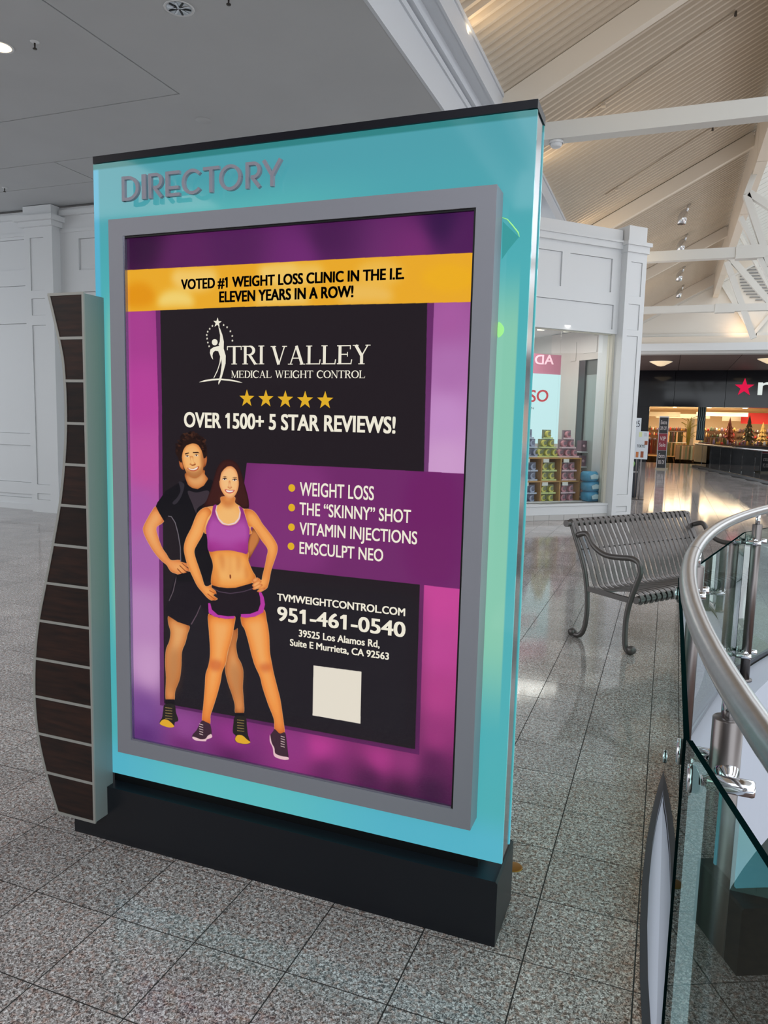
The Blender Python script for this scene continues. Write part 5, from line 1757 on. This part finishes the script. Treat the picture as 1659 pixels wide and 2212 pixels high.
img = bpy.data.images.new('poster_print', RW, RH)
buf = np.ones((RH, RW, 4), np.float32)
buf[..., :3] = np.clip(IMG[::-1] / 255.0, 0, 1)
img.pixels.foreach_set(buf.ravel())
img.update()
img.pack()
pm = bpy.data.materials.new('backlit poster print')
pm.use_nodes = True
nt = pm.node_tree
b = nt.nodes['Principled BSDF']
tx = nt.nodes.new('ShaderNodeTexImage'); tx.image = img; tx.interpolation = 'Cubic'; tx.extension = 'EXTEND'
nt.links.new(tx.outputs[0], b.inputs['Emission Color'])
b.inputs['Emission Strength'].default_value = .97
b.inputs['Base Color'].default_value = (.004, .004, .004, 1)
b.inputs['Specular IOR Level'].default_value = .05
b.inputs['Roughness'].default_value = .5
mb = MB().box(IX0 + .0005, IX1 - .0005, YP, YP + .006, IZ0 + .0005, IZ1 - .0005)
po = part('poster', mb, pm, ds, 'backlit clinic poster with a man and a woman in sportswear')
me = po.data
uv = me.uv_layers.new(name='UVMap')
offx, offz = ds.location.x, ds.location.z
for lp in me.loops:
    co = me.vertices[lp.vertex_index].co
    uv.data[lp.index].uv = ((co.x + offx - IX0) / PWm, (co.z + offz - IZ0) / PHm)

# poster lettering
YT = YP - .0006
CREAMT = mat('cream print', (250, 244, 226), .5, emit=.93, ergb=(250, 244, 226))
BLKT = mat('black print', (24, 20, 16), .5, emit=.02)
YELT = mat('yellow print', (236, 184, 44), .5, emit=.93)


def ptext(s, a, b_, h, mt, bold, yy=YT):
    A1 = at_y(a[0], a[1], yy); B1 = at_y(b_[0], b_[1], yy); H1 = at_y(h[0], h[1], yy)
    zb_ = (A1.z + B1.z) / 2
    mb = MB()
    text_on(mb, s, (A1.x, yy, zb_), (B1.x, yy, zb_), (A1.x, yy, zb_ + (H1.z - A1.z)), bold)
    part('lettering', mb, mt, po)


ptext('VOTED #1 WEIGHT LOSS CLINIC IN THE I.E.', (391, 622), (873, 606), (391, 601), BLKT, .042)
ptext('ELEVEN YEARS IN A ROW!', (473.5, 651.5), (763.5, 643), (473.5, 629), BLKT, .042)
ptext('OVER 1500+ 5 STAR REVIEWS!', (397.5, 921), (854, 936.7), (397.5, 890), CREAMT, .032)
ptext('WEIGHT LOSS', (647.4, 1071.5), (807.5, 1079), (647.4, 1043), CREAMT, .016)
ptext('THE “SKINNY” SHOT', (646.8, 1113), (887.3, 1128.8), (646.8, 1086.6), CREAMT, .016)
ptext('VITAMIN INJECTIONS', (646.8, 1154.4), (900.8, 1175.5), (646.8, 1128.8), CREAMT, .016)
ptext('EMSCULPT NEO', (646.8, 1196), (827.5, 1212.6), (646.8, 1171), CREAMT, .016)
ptext('TVMWEIGHTCONTROL.COM', (598.6, 1297), (875, 1330.7), (598.6, 1282), CREAMT, .028)
ptext('951-461-0540', (598.6, 1340.4), (875.5, 1376), (598.6, 1311), CREAMT, .026)
ptext('39525 Los Alamos Rd,', (645.3, 1375.3), (820, 1398.5), (645.3, 1360.8), CREAMT, .026)
ptext('Suite E Murrieta, CA 92563', (626.3, 1394), (840, 1425.6), (626.3, 1380), CREAMT, .026)
for u, v in ((630.2, 1054), (630, 1096.5), (629.6, 1138.8), (628.7, 1180)):
    p = at_y(u, v, YT)
    part('bullet', MB().prism([(p.x + .0115 * math.cos(a * .3142), p.z + .0115 * math.sin(a * .3142)) for a in range(20)], YT - .0004, YT + .0002, 'y'), YELT, po)


def starpoly(x, z, R, rot=0.0, k=.40):
    return [(x + (R if i % 2 == 0 else R * k) * math.sin(i * math.pi / 5 + rot), z + (R if i % 2 == 0 else R * k) * math.cos(i * math.pi / 5 + rot)) for i in range(10)]


for u, v in ((533.3, 861), (574.3, 861.7), (616.3, 863.2), (659, 864.6), (702.3, 865.2)):
    p = at_y(u, v, YT)
    part('star', MB().prism(starpoly(p.x, p.z, .0275), YT - .0004, YT + .0002, 'y'), YELT, po)

# serif letters, built from strokes: (x,y) in 0..1 cap height units
def stroke(pts, w0, w1=None):
    pts = [np.array(p, float) for p in pts]
    n = len(pts)
    L_, R_ = [], []
    for i, p in enumerate(pts):
        t_ = pts[min(i + 1, n - 1)] - pts[max(i - 1, 0)]
        t_ = t_ / (np.linalg.norm(t_) + 1e-9)
        nn = np.array([-t_[1], t_[0]])
        w = w0 if w1 is None else w0 + (w1 - w0) * i / (n - 1)
        if callable(w0): w = w0(i / (n - 1))
        L_.append(p + nn * w / 2); R_.append(p - nn * w / 2)
    return L_, R_


def ribbon(mb, P, pts, w, w1=None, yy=None, th=None):
    """flat ribbon strip mapped by P((x,y))->(X,Z); optional thickness"""
    L_, R_ = stroke(pts, w, w1)
    n = len(L_)
    a = [P(q) for q in L_]; b_ = [P(q) for q in R_]
    if th is None:
        mb.add([(q[0], yy, q[1]) for q in a + b_], [(i, i + 1, n + i + 1, n + i) for i in range(n - 1)])
    else:
        vs = [(q[0], yy, q[1]) for q in a + b_] + [(q[0], yy + th, q[1]) for q in a + b_]
        fs = []
        for i in range(n - 1):
            fs += [(i, i + 1, n + i + 1, n + i), (2 * n + i, 3 * n + i, 3 * n + i + 1, 2 * n + i + 1), (i, 2 * n + i, 2 * n + i + 1, i + 1), (n + i, n + i + 1, 3 * n + i + 1, 3 * n + i)]
        fs += [(0, n, 3 * n, 2 * n), (n - 1, 3 * n - 1, 4 * n - 1, 2 * n - 1)]
        mb.add(vs, fs)


def arc(cx, cy, rx, ry, a0, a1, n=18):
    return [(cx + rx * math.cos(math.radians(a0 + (a1 - a0) * i / n)), cy + ry * math.sin(math.radians(a0 + (a1 - a0) * i / n))) for i in range(n + 1)]


TK, TN = .15, .055


def serifglyph(c):
    """returns width, list of (pts, width or callable)"""
    s = []
    bar = lambda x0, x1, y: s.append(([(x0, y), (x1, y)], TN))
    vt = lambda x, w=TK: s.append(([(x, 0.0), (x, 1.0)], w))
    sf = lambda x, y, h=.16: s.append(([(x - h, y), (x + h, y)], .045))
    if c == 'T':
        vt(.42); bar(.02, .82, .97); s.append(([(.03, .98), (.03, .78)], .045)); s.append(([(.81, .98), (.81, .78)], .045)); sf(.42, .02); W_ = .84
    elif c == 'R':
        vt(.17); sf(.17, .02); sf(.10, .98, .1); s.append((arc(.38, .745, .26, .23, 90, -90), lambda t: .06 + .1 * math.sin(math.pi * t))); bar(.17, .4, .97); bar(.17, .4, .52); s.append(([(.40, .52), (.74, .0)], .14)); bar(.66, .86, .02); W_ = .86
    elif c == 'I':
        vt(.17); sf(.17, .02); sf(.17, .98); W_ = .34
    elif c == 'V':
        s.append(([(.16, 1), (.46, .0)], TK)); s.append(([(.78, 1), (.47, .0)], .06)); sf(.16, .98, .15); sf(.78, .98, .13); W_ = .93
    elif c == 'A':
        s.append(([(.14, 0), (.46, 1.0)], .06)); s.append(([(.46, 1.0), (.78, 0)], TK)); bar(.25, .66, .34); sf(.14, .02, .13); sf(.80, .02, .15); W_ = .95
    elif c == 'L':
        vt(.17); sf(.17, .98); bar(.02, .72, .03); s.append(([(.72, .0), (.76, .26)], .05)); W_ = .78
    elif c == 'E':
        vt(.17); bar(.02, .70, .97); bar(.02, .74, .03); bar(.17, .56, .52); s.append(([(.70, 1.), (.70, .78)], .045)); s.append(([(.74, .0), (.78, .25)], .05)); s.append(([(.56, .40), (.56, .64)], .04)); W_ = .8
    elif c == 'Y':
        s.append(([(.14, 1), (.44, .46)], TK)); s.append(([(.76, 1), (.47, .46)], .06)); s.append(([(.45, .5), (.45, 0)], TK)); sf(.14, .98, .15); sf(.76, .98, .13); sf(.45, .02); W_ = .9
    elif c == 'M':
        vt(.13, .06); vt(.93, TK); s.append(([(.13, 1), (.52, 0)], .13)); s.append(([(.9, 1), (.52, 0)], .06)); sf(.12, .02, .11); sf(.93, .02, .14); sf(.1, .98, .1); sf(.98, .98, .1); W_ = 1.08
    elif c == 'D':
        vt(.17); s.append((arc(.36, .5, .44, .47, 90, -90), lambda t: .06 + .11 * math.sin(math.pi * t))); bar(.02, .37, .97); bar(.02, .37, .03); W_ = .86
    elif c == 'C':
        s.append((arc(.48, .5, .42, .48, 42, 318, 24), lambda t: .055 + .12 * math.sin(math.pi * t))); s.append(([(.82, .98), (.82, .7)], .045)); W_ = .88
    elif c == 'O':
        s.append((arc(.48, .5, .41, .47, 0, 360, 30), lambda t: .06 + .11 * abs(math.cos(2 * math.pi * t)))); W_ = .96
    elif c == 'W':
        s.append(([(.14, 1), (.38, 0)], .13)); s.append(([(.62, .98), (.38, 0)], .055)); s.append(([(.60, 1), (.86, 0)], .13)); s.append(([(1.12, 1), (.87, 0)], .055)); sf(.14, .98, .14); sf(.6, .98, .12); sf(1.12, .98, .11); W_ = 1.26
    elif c == 'G':
        s.append((arc(.48, .5, .42, .48, 42, 330, 24), lambda t: .055 + .12 * math.sin(math.pi * t))); s.append(([(.80, .05), (.80, .42)], .13)); bar(.64, .94, .42); s.append(([(.82, .98), (.82, .7)], .045)); W_ = .96
    elif c == 'H':
        vt(.17); vt(.79); bar(.17, .79, .52)
        for x_ in (.17, .79): sf(x_, .02); sf(x_, .98)
        W_ = .96
    elif c == 'N':
        vt(.15, .06); vt(.80, .06); s.append(([(.12, 1), (.80, 0)], .13)); sf(.15, .02, .12); sf(.80, .98, .12); sf(.1, .98, .1); W_ = .92
    else:
        W_ = .45
    return W_, s


def seriftext(txt, a, b_, h, mt):
    A1 = at_y(a[0], a[1], YT); B1 = at_y(b_[0], b_[1], YT); H1 = at_y(h[0], h[1], YT)
    zb_ = (A1.z + B1.z) / 2; hh = H1.z - A1.z
    tot = sum(serifglyph(c)[0] for c in txt) + .03 * (len(txt) - 1)
    sx = (B1.x - A1.x) / tot
    x = A1.x
    mb = MB()
    for c in txt:
        W_, ss = serifglyph(c)
        for q, (pts, w) in enumerate(ss):
            ribbon(mb, lambda p, x=x: (x + p[0] * sx, zb_ + p[1] * hh), pts, w, None, YT - q * .00002)
        x += (W_ + .03) * sx
    part('lettering', mb, mt, po)


seriftext('TRI', (490, 787), (571, 787), (490, 747.5), CREAMT)
seriftext('VALLEY', (584, 787), (800, 787.3), (584, 747.2), CREAMT)
seriftext('MEDICAL WEIGHT CONTROL', (499.5, 814.6), (788.3, 818.5), (499.5, 799.3), CREAMT)

# reaching figure emblem (traced in the zoom at 340,640 scale 2.9625)
Z3 = lambda L_: [(340 + a / 2.9625, 640 + b / 2.9625) for a, b in L_]
def shape(L_, name='emblem', smooth=True, n=5):
    P = [at_y(u, v, YT) for u, v in L_]
    P = [(q.x, q.z) for q in P]
    if smooth: P = [tuple(q) for q in catmull(P, n, True)]
    part(name, MB().prism(P, YT - .0004, YT + .0002, 'y'), CREAMT, po)
shape(Z3([(390, 190), (400, 205), (415, 245), (425, 290), (424, 335), (437, 380), (436, 430), (420, 490), (405, 540), (392, 565), (390, 553), (404, 500), (412, 440), (410, 400), (402, 430), (385, 480), (362, 525), (360, 521), (384, 470), (398, 425), (402, 385), (390, 352), (370, 348), (356, 360), (352, 380), (356, 405), (346, 392), (336, 362), (340, 340), (360, 326), (385, 320), (398, 318), (392, 310), (400, 290), (402, 250), (395, 215)]), smooth=False)
shape(Z3([(367 + 18 * math.cos(a * .5236), 294 + 20 * math.sin(a * .5236)) for a in range(12)]))
shape(Z3([(267, 550), (300, 537), (350, 528), (400, 526), (460, 531), (510, 541), (545, 553), (520, 551), (460, 541), (400, 536), (350, 539), (300, 547)]), smooth=False)
p = at_y(340 + 384 / 2.9625, 640 + 169 / 2.9625, YT)
part('emblem', MB().prism(starpoly(p.x, p.z, .0155, .08), YT - .0004, YT + .0002, 'y'), CREAMT, po)
for a, b_ in ((331, 320), (323, 296), (318, 271), (316, 248), (322, 227), (335, 208), (352, 190), (424, 184), (446, 198), (467, 224), (479, 254), (480, 284)):
    p = at_y(340 + a / 2.9625, 640 + b_ / 2.9625, YT)
    part('emblem', MB().prism(starpoly(p.x, p.z, .0038), YT - .0004, YT + .0002, 'y'), CREAMT, po)
# clear cover sheet
part('cover_sheet', MB().box(IX0 + .006, IX1 - .006, FY + .0135, FY + .0165, IZ0 + .006, IZ1 - .006), glassmat('cover acrylic', (250, 250, 250), .4), ds)

# raised DIRECTORY letters
YL = GY0 - .022
LW = .13
sans = {
    'D': (.75, [([(.065, 0), (.065, 1)], LW), ([(.065, .065), (.30, .065)], LW), ([(.065, .935), (.30, .935)], LW), (arc(.27, .5, .415, .435, 90, -90), LW)]),
    'I': (.13, [([(.065, 0), (.065, 1)], LW)]),
    'R': (.62, [([(.065, 0), (.065, 1)], LW), ([(.065, .935), (.34, .935)], LW), (arc(.33, .68, .22, .255, 90, -90), LW), ([(.22, .425), (.34, .425)], LW), ([(.24, .44), (.56, .02)], LW)]),
    'E': (.58, [([(.065, 0), (.065, 1)], LW), ([(.065, .935), (.58, .935)], LW), ([(.065, .34), (.54, .34)], LW), ([(.065, .065), (.58, .065)], LW)]),
    'C': (.88, [(arc(.48, .5, .415, .435, 40, 320, 26), LW)]),
    'T': (.62, [([(.31, 0), (.31, 1)], LW), ([(0, .935), (.62, .935)], LW)]),
    'O': (.96, [(arc(.48, .5, .415, .435, 0, 360, 32), LW)]),
    'Y': (.8, [([(.06, 1), (.40, .42)], LW), ([(.74, 1), (.40, .42)], LW), ([(.40, .48), (.40, 0)], LW)]),
}
zlo, zhi = 2.2285, 2.3045
for c, (ua, ub) in zip('DIRECTORY', ((262.5, 299), (305.5, 314.5), (320, 350.5), (357, 387), (392, 434), (438, 472.5), (472.8, 521), (530, 563), (565.5, 608.5))):
    xa_ = at_y(ua, 400 - (ua - 262) * .12, YL - .012).x; xb_ = at_y(ub, 400 - (ub - 262) * .12, YL - .012).x
    W_, ss = sans[c]
    sx = (xb_ - xa_) / W_
    mb = MB()
    for q, (pts, w) in enumerate(ss):
        ribbon(mb, lambda p: (xa_ + p[0] * sx, zlo + p[1] * (zhi - zlo)), pts, w, None, YL - .012 + q * .00015, .011)
    part('letter', mb, LETM, ds)
# peeling green film curl and drip by the frame's right edge
LIME = mat('lime film', (150, 220, 130), .4, emit=.5, ergb=(150, 225, 130))
pp_ = [at_y(u, v, GY0 - .004) for u, v in ((1085, 470), (1096, 474), (1108, 488), (1119, 502), (1122, 512))]
part('film_curl', MB().tube(pp_, .0022, 6, radii=[.001, .0016, .002, .002, .0006]), LIME, ds)
P = [at_y(u, v, GY0 - .001) for u, v in ((1086, 478), (1100, 492), (1121, 512), (1098, 540), (1084, 560))]
part('film_flap', MB().prism([(q.x, q.z) for q in P], GY0 - .0012, GY0 - .0002, 'y'), mat('teal film', (66, 172, 176), .2, emit=.75, ergb=(70, 170, 172)), ds)
P = [at_y(u, v, GY0 - .001) for u, v in ((1077, 696), (1084, 700), (1089, 710), (1086, 722), (1076, 729), (1075, 712))]
part('film_curl', MB().prism([tuple(q) for q in catmull([(q.x, q.z) for q in P], 4, True)], GY0 - .004, GY0 - .001, 'y'), LIME, ds)

# curved fin with wood panels
prof = [(-1.67, 1.934), (-1.644, 1.839), (-1.621, 1.747), (-1.613, 1.686), (-1.609, 1.594), (-1.610, 1.509), (-1.615, 1.438), (-1.623, 1.367), (-1.634, 1.296), (-1.648, 1.223), (-1.681, 1.091), (-1.719, .951), (-1.757, .809), (-1.780, .67), (-1.788, .521), (-1.777, .38), (-1.744, .243), (-1.694, .101)]
XR = -1.518
ZDIV = [1.934, 1.791, 1.651, 1.510, 1.371, 1.230, 1.090, .950, .810, .668, .526, .387, .245, .101]
YFN = -.040
left = catmull(prof, 4)
fin = part('side_fin', MB(), SILV, ds)
core = MB()
lp = [tuple(p) for p in left]
# body behind the panels, notched over the plinth
core.prism([(XR, .101), (XR, 1.934)] + [(p[0], p[1]) for p in lp], YFN + .004, .0215, 'y')
up = [p for p in lp if p[1] > .2065]
core.prism([(XR, .2065), (XR, 1.934)] + up + [(up[-1][0] + .02, .2065)], .0216, GY0 - .0003, 'y')
bpy.data.objects.remove(fin)
fin = part('side_fin', core, mat('fin metal', (140, 148, 146), .42, .15), ds)
xl = lambda z: float(np.interp(z, [p[1] for p in reversed(lp)], [p[0] for p in reversed(lp)]))
RAILM = mat('fin rail', (164, 162, 156), .42, .15)
m = MB()
th = .0045
for z in ZDIV:
    m.box(xl(z) + .001, XR - .0081, YFN - .002, YFN + .004, max(z - th, .0965), min(z + th, 1.9385))
m.box(XR - .008, XR, YFN - .002, YFN + .004, .0965, 1.9385)
zz = [p[1] for p in lp]
for a, b_ in zip(lp, lp[1:]):
    m.prism([a, b_, (b_[0] + .009, b_[1]), (a[0] + .009, a[1])], YFN - .0021, YFN + .004, 'y')
part('fin_rail', m, RAILM, fin)


def woodmat():
    m = bpy.data.materials.new('dark wenge')
    m.use_nodes = True
    nt = m.node_tree
    b = nt.nodes['Principled BSDF']
    g = nt.nodes.new('ShaderNodeNewGeometry')
    mp = nt.nodes.new('ShaderNodeMapping')
    mp.inputs['Scale'].default_value = (4, 4, 34)
    n = nt.nodes.new('ShaderNodeTexNoise'); n.inputs['Scale'].default_value = 2.2; n.inputs['Detail'].default_value = 6
    oi = nt.nodes.new('ShaderNodeObjectInfo')
    cr = nt.nodes.new('ShaderNodeValToRGB')
    cr.color_ramp.elements[0].position = .3; cr.color_ramp.elements[0].color = (.004, .0022, .002, 1)
    cr.color_ramp.elements[1].position = .75; cr.color_ramp.elements[1].color = (.022, .008, .005, 1)
    mr = nt.nodes.new('ShaderNodeMapRange'); mr.inputs['To Min'].default_value = .7; mr.inputs['To Max'].default_value = 2.0
    mx = nt.nodes.new('ShaderNodeMix'); mx.data_type = 'RGBA'; mx.blend_type = 'MULTIPLY'; mx.inputs[0].default_value = 1
    L = nt.links.new
    L(g.outputs['Position'], mp.inputs[0]); L(mp.outputs[0], n.inputs['Vector']); L(n.outputs[0], cr.inputs[0])
    L(oi.outputs['Random'], mr.inputs['Value']); L(cr.outputs[0], mx.inputs[6]); L(mr.outputs[0], mx.inputs[7]); L(mx.outputs[2], b.inputs['Base Color'])
    b.inputs['Roughness'].default_value = .42
    b.inputs['Specular IOR Level'].default_value = .35
    return m


WENGE = woodmat()
for za, zb_ in zip(ZDIV, ZDIV[1:]):
    z1_, z0_ = za - th - .0008, zb_ + th + .0008
    zs_ = np.linspace(z1_, z0_, 8)
    poly = [(XR - .0088, z0_), (XR - .0088, z1_)] + [(xl(z) + .0095, z) for z in zs_]
    part('wood_panel', MB().prism(poly, YFN, YFN + .0039, 'y'), WENGE, fin)

# brass floor plug behind the plinth
p = at_z(1110, 1872, .002)
tag(MB().lathe([(.0005, .003), (.026, .003), (.03, .0022), (.031, 0.0008)], (p.x, p.y, 0), n=24).build('floor_plug', mat('brass', (150, 110, 50), .35, .9)), 'small round brass floor plug beside the plinth end', 'floor plug')
